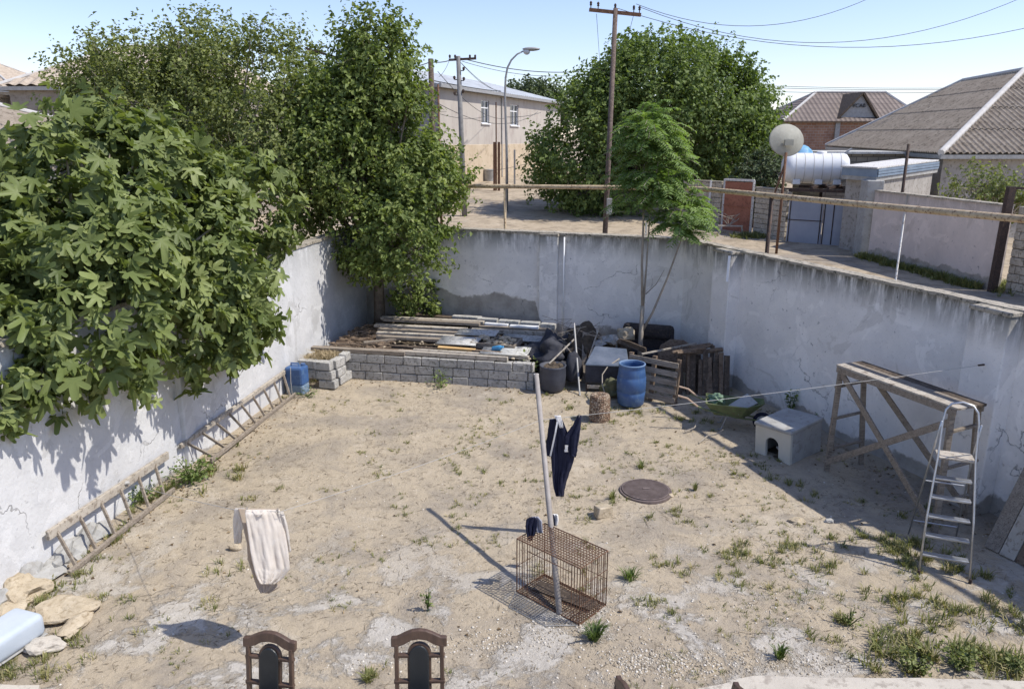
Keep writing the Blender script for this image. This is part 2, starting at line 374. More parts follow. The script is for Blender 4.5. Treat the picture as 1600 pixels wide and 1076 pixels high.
def clothmat(name, c1, c2, tr=.4):
    t = NT(name); c = rnd_coord(t); colr = t.ramp(t.noise(c, 7, 7, .65), [(.3, c1), (.7, c2)]); nb = t.bump(t.noise(c, 80, 5, .7), .5, .01)
    p = t.n('ShaderNodeBsdfPrincipled'); t.l(colr, p.inputs['Base Color']); p.inputs['Roughness'].default_value = .95; p.inputs['Specular IOR Level'].default_value = .1; t.l(nb, p.inputs['Normal'])
    q = t.n('ShaderNodeBsdfTranslucent'); t.l(colr, q.inputs[0]); m = t.n('ShaderNodeMixShader'); m.inputs[0].default_value = tr; t.l(p.outputs[0], m.inputs[1]); t.l(q.outputs[0], m.inputs[2]); t.l(m.outputs[0], t.out.inputs[0]); return t.m
M['cream_cloth'] = clothmat('cream_knit', (.80, .735, .65), (.88, .83, .76), .45)
def groundmat(name, street=False):
    t = NT(name); p = t.pos()
    b1 = t.noise(p, .33, 7, .6, .4); b2 = t.noise(p, 1.25, 8, .65, .6); b3 = t.noise(p, 5.5, 9, .7); b4 = t.noise(p, 28, 6, .75)
    sand = (.45, .375, .272); pale = (.55, .48, .38); grey = (.32, .275, .22); dk = (.225, .182, .13)
    if street: sand = (.44, .36, .26); pale = (.50, .42, .315)
    c = t.ramp(b1, [(.36, grey), (.47, sand), (.60, sand), (.72, pale)])
    c = t.mix(t.ramp(b2, [(.48, 0.), (.64, .8)]), c, grey if not street else dk)
    c = t.mix(t.ramp(b2, [(.27, .7), (.42, 0.)]), c, pale)
    c = t.mix(t.ramp(b3, [(.53, 0.), (.68, .65)]), c, dk)
    c = t.mix(t.ramp(b4, [(.56, 0.), (.72, .5)]), c, (.19, .16, .12))
    c = t.mix(t.ramp(b4, [(.28, .45), (.42, 0.)]), c, pale)
    h = t.math('ADD', t.math('MULTIPLY', b3, 1.), t.math('MULTIPLY', b4, .4))
    if not street:
        # old whitish cement and gravel scraps in the near half of the yard, with broken edges
        s = t.sep(p); near = t.mr(s[1], 10.3, 7.6, 0, 1)
        px = t.noise(p, 1.1, 11, .68, .25); mk = t.math('MULTIPLY', near, t.ramp(px, [(.50, 0.), (.56, 1.)]))
        c = t.mix(t.math('MULTIPLY', mk, .75), c, t.ramp(b3, [(.3, (.40, .37, .32)), (.6, (.56, .53, .48))]))
        # pinkish grey ground along the middle
        vo = t.n('ShaderNodeTexVoronoi', feature='DISTANCE_TO_EDGE'); vo.inputs['Scale'].default_value = 1.1
        wv = t.n('ShaderNodeVectorMath', operation='MULTIPLY_ADD'); nn = t.n('ShaderNodeTexNoise'); nn.inputs['Scale'].default_value = 2.2; nn.inputs['Detail'].default_value = 7
        t.l(p, nn.inputs['Vector']); t.l(nn.outputs['Color'], wv.inputs[0]); wv.inputs[1].default_value = (1.1, 1.1, 1.1); t.l(p, wv.inputs[2]); t.l(wv.outputs[0], vo.inputs['Vector'])
        ck = t.math('MULTIPLY', t.ramp(vo.outputs['Distance'], [(0., 1.), (.012, 0.)]), t.math('MULTIPLY', near, t.ramp(b1, [(.5, 0.), (.62, .55)])))
        c = t.mix(ck, c, (.20, .17, .13)); h = t.math('SUBTRACT', h, ck)
        h = t.math('ADD', h, t.math('MULTIPLY', mk, .5))
    return t.fin(c, 1.0, 0, t.bump(h, .9, .05), .1)
M['ground'] = groundmat('yard_sand'); M['street'] = groundmat('street_sand', True)
# ================================================================ GROUND
def yard_h(x, y):
    v = Vector((x, y, 0))
    return .035 * noise.noise(v * .45) + .022 * noise.noise(v * 1.3 + Vector((3, 1, 0))) + .010 * noise.noise(v * 4.1) + .006 * noise.noise(v * 9.7)
def build_yard():
    nu, nv = 230, 260; vs = []; fs = []
    for j in range(nv + 1):
        v = (j / nv) ** 1.25
        for i in range(nu + 1):
            u = i / nu; y0 = 3.0
            a = Vector((LX(y0) - .1, y0)).lerp(Vector((RX(y0) + .1, y0)), u)
            b = Vector((BL.x - .08, BL.y + .12)).lerp(Vector((BR.x + .1, BR.y + .1)), u)
            p = a.lerp(b, v); vs.append((p.x, p.y, yard_h(p.x, p.y)))
    fs = [(j * (nu + 1) + i, j * (nu + 1) + i + 1, (j + 1) * (nu + 1) + i + 1, (j + 1) * (nu + 1) + i) for j in range(nv) for i in range(nu)]
    mb = MB(); mb.v = vs; mb.f = fs
    o = obj('yard_ground', mb, M['ground'], smooth=True, origin=False); tag(o, kind='structure')
build_yard()
def build_street():
    # one sheet outside the yard walls, out to the horizon
    poly = [Vector((LX(-3) - .15, -3)), Vector((BL.x - .2, BL.y + .2)), Vector((BR.x + .15, BR.y + .12)), Vector((RX(-3) + .15, -3))]
    c = Vector((0.5, 11)); N = 240; rings = [0, .6, 1.4, 2.5, 4, 6, 8, 10, 12.5, 15, 18, 22, 27, 33, 40, 50, 65, 90, 140, 300, 900, 2200]
    vs = []; fs = []
    for k in range(N):
        a = 2 * math.pi * k / N; d = Vector((math.sin(a), math.cos(a))); best = 1e9
        for i in range(4):
            p, q = poly[i], poly[(i + 1) % 4]; e = q - p; den = d.x * e.y - d.y * e.x
            if abs(den) < 1e-9: continue
            w_ = p - c; t = (w_.x * e.y - w_.y * e.x) / den; u = (w_.x * d.y - w_.y * d.x) / den
            if t > 0 and -1e-6 <= u <= 1 + 1e-6: best = min(best, t)
        for r in rings:
            p = c + d * (best + r); z = street_z(p.x, p.y)
            if r < 100: z += .05 * noise.noise(Vector((p.x * .3, p.y * .3, 5)))
            vs.append((p.x, p.y, z))
    m = len(rings)
    for k in range(N):
        k2 = (k + 1) % N
        for i in range(m - 1): fs.append((k * m + i, k * m + i + 1, k2 * m + i + 1, k2 * m + i))
    mb = MB(); mb.v = vs; mb.f = fs
    tag(obj('street_ground', mb, M['street'], smooth=True, origin=False), kind='structure')
build_street()

# terrace lip at the foot of the house, broken front edge
def terrace():
    mb = MB(); pts = []
    xs = np.linspace(-7.2, 7.6, 90)
    for x in xs:
        base = 6.36
        if x < -4.6: base = 6.36 + .1 * (-4.6 - x) * .7
        elif x < 1.0: base = 5.98
        elif x < 2.3: base = 5.98 + (x - 1.0) / 1.3 * .5
        else: base = 6.5 - .02 * (x - 2.3)
        pts.append((x, base + .05 * noise.noise(Vector((x * 2.1, 0, 0))) + .03 * noise.noise(Vector((x * 7, 3, 0)))))
    poly = pts + [(7.6, 2.6), (-7.2, 2.6)]
    mb.prism(poly[::-1], -.1, .16)
    o = obj('terrace', mb, M['terrace'], origin=False); tag(o, kind='structure')
terrace()

# ================================================================ YARD WALLS
WT = 3.04
def wall_strip(a, b, th, z0, z1, side, n=60, rag=.015):
    """wall slab from a to b (2D), thickness to `side` (+1 left of direction); slightly uneven faces and top"""
    a = Vector(a); b = Vector(b); d = (b - a).normalized(); nrm = Vector((-d.y, d.x)) * side; L = (b - a).length
    mb = MB(); rows = 9
    for face in (0, 1):
        base = len(mb.v)
        for i in range(n + 1):
            s = i / n
            for k in range(rows + 1):
                z = z0 + (z1 - z0) * k / rows
                if k == rows: z += rag * noise.noise(Vector((s * L * 1.7, 9, face)))
                p = a.lerp(b, s) + nrm * (th * face)
                if face == 0: p = p + nrm * (-.018 * noise.noise(Vector((s * L * .8, z * .8, a.x))))
                mb.v.append((p.x, p.y, z))
        for i in range(n):
            for k in range(rows):
                q = (base + i * (rows + 1) + k, base + (i + 1) * (rows + 1) + k, base + (i + 1) * (rows + 1) + k + 1, base + i * (rows + 1) + k + 1)
                mb.f.append(q if face == 0 else q[::-1])
    F = (n + 1) * (rows + 1)
    for i in range(n):
        p = i * (rows + 1) + rows; q = (i + 1) * (rows + 1) + rows; mb.f.append((p, q, q + F, p + F))
    for i in (0, n):
        for k in range(rows):
            p = i * (rows + 1) + k; mb.f.append((p, p + 1, p + 1 + F, p + F))
    return mb, d, nrm, L
def rough_cap(a, b, nrm, w_in, w_out, z0, z1, n=120, amp=.02, seed=0):
    a = Vector(a); b = Vector(b); mb = MB(); L = (b - a).length
    for i in range(n + 1):
        p = a.lerp(b, i / n); k = amp * noise.noise(Vector((i / n * L * 3.1, seed, 0))); k2 = amp * noise.noise(Vector((i / n * L * 4.3, seed + 5, 0)))
        for (o_, z) in ((-w_in + k, z0), (-w_in + k, z1 + k2 * .5), (w_out + k2, z1 + k * .5), (w_out + k2, z0)):
            q = p + nrm * o_; mb.v.append((q.x, q.y, z))
    for i in range(n):
        for k in range(4):
            k2 = (k + 1) % 4; mb.f.append((i * 4 + k, i * 4 + k2, (i + 1) * 4 + k2, (i + 1) * 4 + k))
    mb.f.append((0, 1, 2, 3)); mb.f.append((n * 4 + 3, n * 4 + 2, n * 4 + 1, n * 4))
    return mb
# left wall
a, b = (LX(1.5), 1.5), (BL.x, BL.y)
mb, d, nr, L = wall_strip(a, b, .25, -.25, WT - .03, 1)
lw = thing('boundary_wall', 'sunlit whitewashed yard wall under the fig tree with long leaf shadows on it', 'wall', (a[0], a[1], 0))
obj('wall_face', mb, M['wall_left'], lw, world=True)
obj('coping', rough_cap(a, b, nr, .03, .28, WT - .03, WT + .03, seed=1), M['coping'], lw, world=True)
pm = MB(); yy = 12.15; pm.box((LX(yy) + .02, yy, 1.4), (.10, .40, 3.1)); obj('pilaster', pm, M['wall_left'], lw, world=True, bevel=.02)
# rubble footing bulging out at the near end
fm = MB()
for k in range(9):
    y = 7.0 + k * .33; fm.blob((LX(y) + .06, y, .0), (.17 + .05 * (k % 2), .34, .16 + .05 * math.sin(k * 2.1)), seed=k, amp=.7, n=3)
obj('rubble_footing', fm, M['concrete'], lw, world=True)
# back wall
a, b = (BL.x, BL.y), (BR.x, BR.y)
mb, d, nr, L = wall_strip(a, b, .25, -.2, WT, 1)
bw = thing('boundary_wall', 'shaded whitewashed back wall with a ragged brown damp band behind the planks', 'wall', (a[0], a[1], 0))
obj('wall_face', mb, M['wall_back'], bw, world=True)
obj('coping', rough_cap(a, b, nr, .05, .30, WT, WT + .05, seed=2), M['coping'], bw, world=True)
def pil(par, p, d, nr, w_, prot, mat, top=WT - .02):
    m = MB(); Mx = Matrix(((d.x, nr.x, 0), (d.y, nr.y, 0), (0, 0, 1))); c = Vector(p) - nr * (prot / 2 - .02)
    m.box((c.x, c.y, top / 2 - .05), (w_, prot + .04, top + .1), Mx); m2 = MB(); m2.box((c.x, c.y, top + .02), (w_ + .03, prot + .07, .06), Mx, j=.006); pc = obj('pilaster', m, mat, par, world=True, bevel=.02); obj('pilaster_cap', m2, M['coping'], pc, world=True, bevel=.01); return pc
pil(bw, (.98, BY(.98)), d, nr, .50, .14, M['wall_back'])
dm = MB(); dm.tube([(1.33, BY(1.33) - .10, 3.0), (1.33, BY(1.33) - .10, .3)], .022); obj('drain_pipe', dm, M['white_plastic'], bw, world=True, smooth=True)
# right wall
a, b = (BR.x, BR.y), (RX(1.0), 1.0)
mb, d, nr, L = wall_strip(a, b, .25, -.2, WT, 1, n=90)
rw = thing('boundary_wall', 'long shaded whitewashed side wall with black mould along its top, behind trestle and kennel', 'wall', (a[0], a[1], 0))
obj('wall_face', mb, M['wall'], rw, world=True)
obj('coping', rough_cap(a, b, nr, .06, .05, WT, WT + .05, n=220, seed=3, amp=.03), M['coping'], rw, world=True)
obj('ledge', rough_cap(a, b, nr, -.065, .36, WT - .05, WT + .015, n=220, seed=4, amp=.03), M['coping'], rw, world=True)
pil(rw, (RX(16.5), 16.5), d, nr, .62, .30, M['wall'])
pil(rw, (RX(10.6), 10.6), d, nr, .62, .30, M['wall'])
pil(rw, (RX(4.8), 4.8), d, nr, .62, .22, M['wall'], WT - .1)
spm = MB(); sx = RX(16.2) - .31; spm.bar((sx - .02, 16.05, 3.0), (sx - .05, 15.98, 2.45), .05, .03); obj('downspout_scrap', spm, M['white_plastic'], rw, world=True)
NB = Vector((.351, .936)); NR = Vector((.936, .353))

# ================================================================ GAS PIPE on posts
pts = [(-6.6, 22.9, 4.12), (-3.9, 21.9, 4.15), (-1.5, 21.0, 4.17), (1.0, 20.05, 4.20), (3.2, 19.2, 4.23), (4.25, 18.75, 4.24), (4.6, 18.35, 4.25), (4.85, 17.7, 4.25), (6.05, 14.5, 4.26), (7.65, 10.3, 4.29), (9.4, 5.6, 4.31), (10.9, 1.6, 4.33)]
gp = thing('gas_pipe', 'long rusty cream gas pipe carried on thin posts above the yard walls', 'pipe', (4.25, 18.75, 1.3))
m = MB(); m.tube(pts, .057, 12); obj('pipe', m, M['pipe'], gp, world=True, smooth=True)
m = MB()
for k in range(5):
    P = Vector(pts[6 + min(k, 4)]); Q = Vector(pts[7 + min(k, 4)]) if 7 + k < len(pts) else P
def ppost(X, Y, z1, r, mat, label=None):
    q = MB(); q.tube([(X, Y, street_z(X, Y) - .2), (X, Y, z1)], r, 8)
    o = obj('post', q, mat, gp, world=True, smooth=True)
    if label: o['label'] = label
def pipe_at(px):
    best = None
    for i in range(len(pts) - 1):
        for k in range(41):
            p = Vector(pts[i]).lerp(Vector(pts[i + 1]), k / 40); dd = p - Vector((0, 0, H)); f = dd.y * cP - dd.z * sP
            e = abs(800 + FPX * dd.x / f - px)
            if best is None or e < best[0]: best = (e, p)
    return best[1]
for px, r, mt, lb in ((789, .035, 'pipe', 'cream post'), (1206, .045, 'dark_iron', 'dark rusty post'), (1418, .017, 'white_paint', 'thin white post with rust spots'), (640, .035, 'pipe', 'cream post')):
    p = pipe_at(px); ppost(p.x, p.y, p.z - .03, r, M[mt], lb)
# short stakes standing behind the wall
for (px, yt, wd, mt, lb) in ((1069, 343, .06, 'white_paint', 'short white painted stake behind the back wall corner, right of the thin tree'), (1010, 348, .05, 'white_paint', 'short pale stake behind the back wall, behind the thin tree stems'), (1099, 372, .025, 'dark_iron', 'short dark iron stake behind the wall, left of the red door')):
    p = G(px, 378, 3.0); dirn = NB if px < 1060 else NR
    base = Vector((p.x, p.y)) + dirn * .5
    top = V(px, yt, base.y)
    m = MB(); m.bar((top.x, base.y, 1.3), (top.x, base.y, top.z), wd, wd); o = obj('wooden_stake' if mt == 'white_paint' else 'iron_stake', m, M[mt]); tag(o, lb, 'stake')

# ================================================================ corrugated sheets
def corr(poly, u, period, amp, rows=1, over=.03, step=6):
    P = [Vector(p) for p in poly]; u = Vector(u).normalized()
    n = (P[1] - P[0]).cross(P[2] - P[0]).normalized()
    if n.z < 0: n = -n
    u = (u - n * u.dot(n)).normalized(); v = n.cross(u)
    if v.z < 0: v = -v
    o = P[0]; Q = [((p - o).dot(u), (p - o).dot(v)) for p in P]
    u0, u1 = min(q[0] for q in Q), max(q[0] for q in Q); V0, V1 = min(q[1] for q in Q), max(q[1] for q in Q)
    N = max(2, int((u1 - u0) / period * step)); cuts = [V0 + (V1 - V0) * k / rows for k in range(rows + 1)]
    cols = []
    for i in range(N + 1):
        uu = u0 + (u1 - u0) * (i / N); uu = min(max(uu, u0 + 1e-4), u1 - 1e-4); hits = []
        for k in range(len(Q)):
            a, b = Q[k], Q[(k + 1) % len(Q)]
            if (a[0] - uu) * (b[0] - uu) <= 0 and abs(a[0] - b[0]) > 1e-9: hits.append(a[1] + (b[1] - a[1]) * (uu - a[0]) / (b[0] - a[0]))
        cols.append((uu, min(hits), max(hits)))
    mb = MB()
    for r in range(rows):
        c0, c1 = cuts[r], cuts[r + 1]
        for i in range(N):
            q = []
            for (uu, lo, hi) in (cols[i], cols[i + 1]):
                wv = amp * math.cos(2 * math.pi * uu / period)
                for c, base in ((c0, over), (c1, 0.)):
                    cc = min(max(c, lo), hi); fr = 0 if c1 == c0 else (cc - c0) / (c1 - c0)
                    q.append((o + u * uu + v * cc + n * (wv + over * (1 - fr)), cc))
            if abs(q[0][1] - q[1][1]) < 1e-5 and abs(q[2][1] - q[3][1]) < 1e-5: continue
            mb.add([x[0] for x in q], [(0, 2, 3, 1)])
    return mb

# ================================================================ BACKGROUND BUILDINGS
def quadwall(mb, a, b, z0, z1, holes=()):
    """vertical wall from a to b with rectangular holes (s0,s1,z0,z1) reaching through"""
    a = Vector(a); b = Vector(b); L = (b - a).length; d = (b - a) / L
    ss = sorted({0, L, *[h[0] for h in holes], *[h[1] for h in holes]}); zs = sorted({z0, z1, *[h[2] for h in holes], *[h[3] for h in holes]})
    for i in range(len(ss) - 1):
        for k in range(len(zs) - 1):
            sm, zm = (ss[i] + ss[i + 1]) / 2, (zs[k] + zs[k + 1]) / 2
            if any(h[0] < sm < h[1] and h[2] < zm < h[3] for h in holes): continue
            p, q = a + d * ss[i], a + d * ss[i + 1]
            mb.add([(p.x, p.y, zs[k]), (q.x, q.y, zs[k]), (q.x, q.y, zs[k + 1]), (p.x, p.y, zs[k + 1])], [(0, 1, 2, 3)])
    return mb
def window(par, a, d, nrm, s0, s1, z0, z1, deep=.12, mull=(1, .68)):
    """frame with panes, recessed; nrm points outwards"""
    P = lambda s, o, z: Vector((a[0] + d.x * s + nrm.x * o, a[1] + d.y * s + nrm.y * o, z))
    m = MB(); o_ = -deep; t = .07
    for (p, q) in ((P(s0, o_, z0 + t / 2), P(s1, o_, z0 + t / 2)), (P(s0, o_, z1 - t / 2), P(s1, o_, z1 - t / 2))): m.bar(p, q, .06, t)
    for s in (s0 + t / 2, (s0 + s1) / 2, s1 - t / 2): m.bar(P(s, o_, z0 + t), P(s, o_, z1 - t), .055, t, up=(nrm.x, nrm.y, 0))
    zz = z0 + (z1 - z0) * mull[1]; m.bar(P(s0 + t, o_, zz), P(s1 - t, o_, zz), .05, t)
    f = obj('window', m, M['white_plastic'], par, world=True)
    g = MB(); g.add([P(s0, o_ - .02, z0), P(s1, o_ - .02, z0), P(s1, o_ - .02, z1), P(s0, o_ - .02, z1)], [(0, 1, 2, 3)]); obj('pane', g, M['glass'], f, world=True)
    s = MB(); s.bar(P(s0 - .08, .03, z0 - .04), P(s1 + .08, .03, z0 - .04), .16, .08); obj('sill', s, M['white_plastic'], f, world=True)
    r = MB()
    for (p0, p1) in (((s0, z0), (s0, z1)), ((s1, z0), (s1, z1)), ((s0, z1), (s1, z1)), ((s0, z0), (s1, z0))):
        r.add([P(p0[0], 0, p0[1]), P(p1[0], 0, p1[1]), P(p1[0], -deep - .05, p1[1]), P(p0[0], -deep - .05, p0[1])], [(0, 1, 2, 3)])
    obj('reveal', r, M['shade_grey_render'], f, world=True)
    return f
# two storey building beyond the sandy street
c0 = Vector((-4.7, 50.)); d = Vector((.345, .938)).normalized(); nl = Vector((-d.y, d.x)); nr_ = Vector((d.y, -d.x)); L = 27.
tb = thing('apartment_building', 'two-storey building with pinkish upper render, tan stone lower storey and two white windows', 'building', (c0.x, c0.y, 1.9))
zE = 8.75; zM = 5.0
wins = [(7.2, 8.75, 6.5, 8.1), (13.2, 15.1, 6.45, 8.05)]
m = MB(); quadwall(m, c0, c0 + d * L, zM, zE, wins); obj('upper_wall', m, M['render_up'], tb, world=True)
m = MB(); quadwall(m, c0 - nr_ * -.03, c0 + d * L - nr_ * -.03, 1.2, zM); m.add([(c0.x + nr_.x * .03, c0.y + nr_.y * .03, zM), (*(c0 + d * L + nr_ * .03), zM), (*(c0 + d * L), zM + .02), (*c0, zM + .02)], [(0, 1, 2, 3)]); obj('lower_wall', m, M['render_low'], tb, world=True)
m = MB(); quadwall(m, c0 + nl * 11, c0, 1.2, zE); quadwall(m, c0 + d * L, c0 + d * L + nl * 11, 1.2, zE); quadwall(m, c0 + d * L + nl * 11, c0 + nl * 11, 1.2, zE); obj('side_wall', m, M['shade_grey_render'], tb, world=True)
for w_ in wins: window(tb, c0, d, nr_, *w_)
ov = .45; A_ = c0 - d * ov + nr_ * ov; B_ = c0 + d * (L + ov) + nr_ * ov; C_ = c0 + d * (L + ov) + nl * (11 + ov); D_ = c0 - d * ov + nl * (11 + ov)
R1 = c0 + d * 4.5 + nl * 5.5; R2 = c0 + d * (L - 4.5) + nl * 5.5; zr = 10.35
rf = MB()
for poly, ud in (((A_, B_, R2, R1), d), ((D_, A_, R1), nl), ((C_, D_, R1, R2), d), ((B_, C_, R2), nl)):
    q = [(p.x, p.y, zr if p in (R1, R2) else zE) for p in poly]; s = corr(q, (ud.x, ud.y, 0), .5, .02, step=4, over=0); rf.add(s.v, s.f)
rfo = obj('roof', rf, M['roof_grey'], tb, world=True)
m = MB()
for p, q in ((A_, B_), (B_, C_), (C_, D_), (D_, A_)): m.bar((p.x, p.y, zE - .12), (q.x, q.y, zE - .12), .1, .22)
for k in range(2): m.add([(A_.x, A_.y, zE - .22), (B_.x, B_.y, zE - .22), (c0.x + d.x * L, c0.y + d.y * L, zE - .23), (c0.x, c0.y, zE - .23)], [(0, 1, 2, 3)])
obj('eaves', m, M['galv'], tb, world=True)
m = MB(); p = c0 + d * 11.2 + nr_ * .06; m.tube([(p.x, p.y, zE - .3), (p.x, p.y, 2.)], .05); obj('downpipe', m, M['galv'], tb, world=True)

def hip_house(name, label, cat, corners, z0, zE, ridge, zr, wallmat, roofmat, period=.18, amp=.03, rows=3, inset=.45, capr=.07, grp=None, u_along=True):
    """corners A,B,C,D (ccw in plan), ridge pair nearest edges: R1 near edge AB side, R2 near CD side"""
    A, B, C, D = [Vector(c) for c in corners]; R1, R2 = Vector(ridge[0]), Vector(ridge[1]); cen = (A + B + C + D) / 4
    t = thing(name, label, cat, (cen.x, cen.y, z0), group=grp)
    zA = {0: zE, 1: zE, 2: zE, 3: zE} if not isinstance(zE, (list, tuple)) else dict(enumerate(zE))
    cs = [A, B, C, D]; w_ = MB(); ins = [c + (cen - c).normalized() * inset * 1.3 for c in cs]
    for i in range(4):
        j = (i + 1) % 4; w_.add([(*ins[i], z0 - .3), (*ins[j], z0 - .3), (*ins[j], zA[j] + .05), (*ins[i], zA[i] + .05)], [(0, 1, 2, 3)])
    obj('wall', w_, wallmat, t, world=True)
    P3 = [(*c, zA[i]) for i, c in enumerate(cs)]; r1 = (*R1, zr); r2 = (*R2, zr); rf = MB()
    for poly, (i, j) in (((P3[0], P3[1], r1), (0, 1)), ((P3[1], P3[2], r2, r1), (1, 2)), ((P3[2], P3[3], r2), (2, 3)), ((P3[3], P3[0], r1, r2), (3, 0))):
        u = Vector(P3[j]) - Vector(P3[i]); s = corr(poly, u, period, amp, rows=rows); rf.add(s.v, s.f)
    ro = obj('roof', rf, roofmat, t, world=True)
    rc = MB()
    for a, b in ((P3[0], r1), (P3[1], r1), (P3[2], r2), (P3[3], r2), (r1, r2)):
        rc.tube([Vector(a) + Vector((0, 0, .03)), Vector(b) + Vector((0, 0, .03))], capr, 8)
    obj('ridge_cap', rc, M['ridge'], ro, world=True)
    f = MB()
    for i in range(4):
        j = (i + 1) % 4; a, b = Vector(P3[i]), Vector(P3[j]); f.bar(a - Vector((0, 0, .13)), b - Vector((0, 0, .13)), .04, .16)
        f.add([a - Vector((0, 0, .2)), b - Vector((0, 0, .2)), (*ins[j], zA[j] - .2), (*ins[i], zA[i] - .2)], [(0, 1, 2, 3)])
    obj('fascia_board', f, M['galv'], t, world=True)
    return t
hh = hip_house('house', 'large low house at right with weathered corrugated hip roof and pale hip caps', 'house', ((17.07, 31.), (32.3, 31.), (34.5, 52.), (20.1, 50.)), 1.4, (4.845, 4.845, 4.98, 4.98), ((24.7, 38.6), (25.8, 45.6)), 8.6, M['annex'], M['roof_brown'], period=.26, amp=.045, rows=4, capr=.13, inset=.4)
hip_house('house', 'brown hip-roofed house at upper left, partly behind the small-leaved tree', 'house', ((-22.6, 45.), (-22.6, 35.), (-12.3, 35.), (-12.3, 45.)), 1.4, 7.68, ((-19.2, 39.5), (-15.2, 39.5)), 9.75, M['house_wall'], M['roof_tan'], period=.5, amp=.04, rows=1, inset=.3, capr=.08)
hip_house('house', 'far pale-roofed house at the extreme left edge of the picture', 'house', ((-50, 68.), (-50, 58.), (-36.2, 58.), (-36.2, 68.)), 1.9, 8.9, ((-44, 62.5), (-41.5, 62.5)), 11.6, M['annex'], M['roof_tan'], period=.6, amp=.03, rows=1, inset=.3, capr=.08)
hip_house('house', 'near brown corrugated roof at the left edge with a white verge, behind the fig tree', 'house', ((-21, 16.2), (-11.2, 16.2), (-12.2, 26.), (-21, 26.)), 1.2, (4.2, 4.2, 5.35, 5.35), ((-17.6, 21.), (-17.0, 23.5)), 6.75, M['house_wall'], M['roof_brown'], period=.2, amp=.03, rows=3, inset=.3, capr=.09)
# small white house end between the two left roofs
t = thing('house', 'white gable end with grey edge between the two brown roofs at far left', 'house', (-24.2, 36.6, 1.4))
m = MB(); m.box((-24.3, 37.2, 4.3), (2.6, 3.4, 6.0)); obj('wall', m, M['white_paint'], t, world=True)
m = MB(); m.bar((-26, 35.4, 7.45), (-22.7, 35.4, 7.25), 3.9, .12); obj('roof', m, M['roof_tan'], t, world=True)

# distant brick house with tiled hip roof and gable dormer
t = thing('house', 'distant brick house with brown tiled roof and a grey triangular dormer gable', 'house', (26, 64, 2.4))
A, B, C, D = (20.6, 60.), (31.8, 60.), (31.8, 69.), (20.6, 69.); zE = 6.68; r1 = (24.6, 64.3, 9.0); r2 = (30.2, 64.3, 9.0)
m = MB(); quadwall(m, (20.9, 60.4), (31.5, 60.4), 4.6, zE, [(6.3, 7.5, 4.9, 5.9)]); quadwall(m, (20.9, 68.6), (20.9, 60.4), 4.6, zE); quadwall(m, (31.5, 60.4), (31.5, 68.6), 4.6, zE); obj('brick_wall', m, M['brick'], t, world=True)
m = MB(); quadwall(m, (20.88, 60.36), (31.52, 60.36), 1.8, 4.6); quadwall(m, (20.88, 68.6), (20.88, 60.36), 1.8, 4.6); obj('lower_wall', m, M['brick_grey'], t, world=True)
for s in (25.0, 29.0): m = MB(); m.box((s, 60.33, 5.6), (.35, .12, 2.15)); obj('column', m, M['galv'], t, world=True)
window(t, (20.9, 60.4), Vector((1, 0)), Vector((0, -1)), 6.3, 7.5, 4.9, 5.9)
m = MB()
for q in (((*A, zE), (*B, zE), r2, r1), ((*B, zE), (*C, zE), r2), ((*C, zE), (*D, zE), r1, r2), ((*D, zE), (*A, zE), r1)): m.add(q, [tuple(range(len(q)))])
ro = obj('roof', m, M['tiles'], t, world=True, solid=.12)
m = MB()
for a_, b_ in (((*A, zE), r1), ((*B, zE), r2), (r1, r2), ((*D, zE), r1)): m.tube([Vector(a_) + Vector((0, 0, .06)), Vector(b_) + Vector((0, 0, .06))], .11, 6)
obj('ridge_cap', m, M['ridge'], ro, world=True)
apx = V(1341, 149, 61.2); l_ = V(1313, 183, 60.5); r_ = V(1367, 184, 60.5)
t2 = MB(); t2.add([l_, r_, (apx.x, 60.5, apx.z)], [(0, 1, 2)]); obj('dormer_gable', t2, M['galv'], t, world=True)
t3 = MB()
for e in (l_, r_):
    s_ = -1 if e is l_ else 1; o1 = Vector((e.x + s_ * .25, 60.25, e.z - .12)); o2 = Vector((apx.x, 60.25, apx.z + .16)); o3 = Vector((apx.x, 64.6, apx.z + .16)); o4 = Vector((e.x + s_ * .25, 61.2, e.z - .12)); t3.add([o1, o2, o3, o4], [(0, 1, 2, 3)])
obj('dormer_roof', t3, M['wood_dark'], t, world=True, solid=.14)
cu = bpy.data.curves.new('gable_letters', 'FONT'); cu.body = 'VCAB'; cu.size = .40; cu.extrude = .02; cu.align_x = 'CENTER'
to = bpy.data.objects.new('gable_letters', cu); col.objects.link(to); to.rotation_euler = (R(90), 0, 0)
bpy.context.view_layer.update(); dg = bpy.context.evaluated_depsgraph_get(); tme = bpy.data.meshes.new_from_object(to.evaluated_get(dg)); bpy.data.objects.remove(to)
tme.materials.clear(); tme.materials.append(M['dark_line']); to = bpy.data.objects.new('gable_letters', tme); col.objects.link(to); to.parent = t
pz = V(1342, 168, 60.44); to.rotation_euler = (R(90), 0, 0); to.location = Vector((pz.x, 60.44, pz.z)) - Vector(t.location)

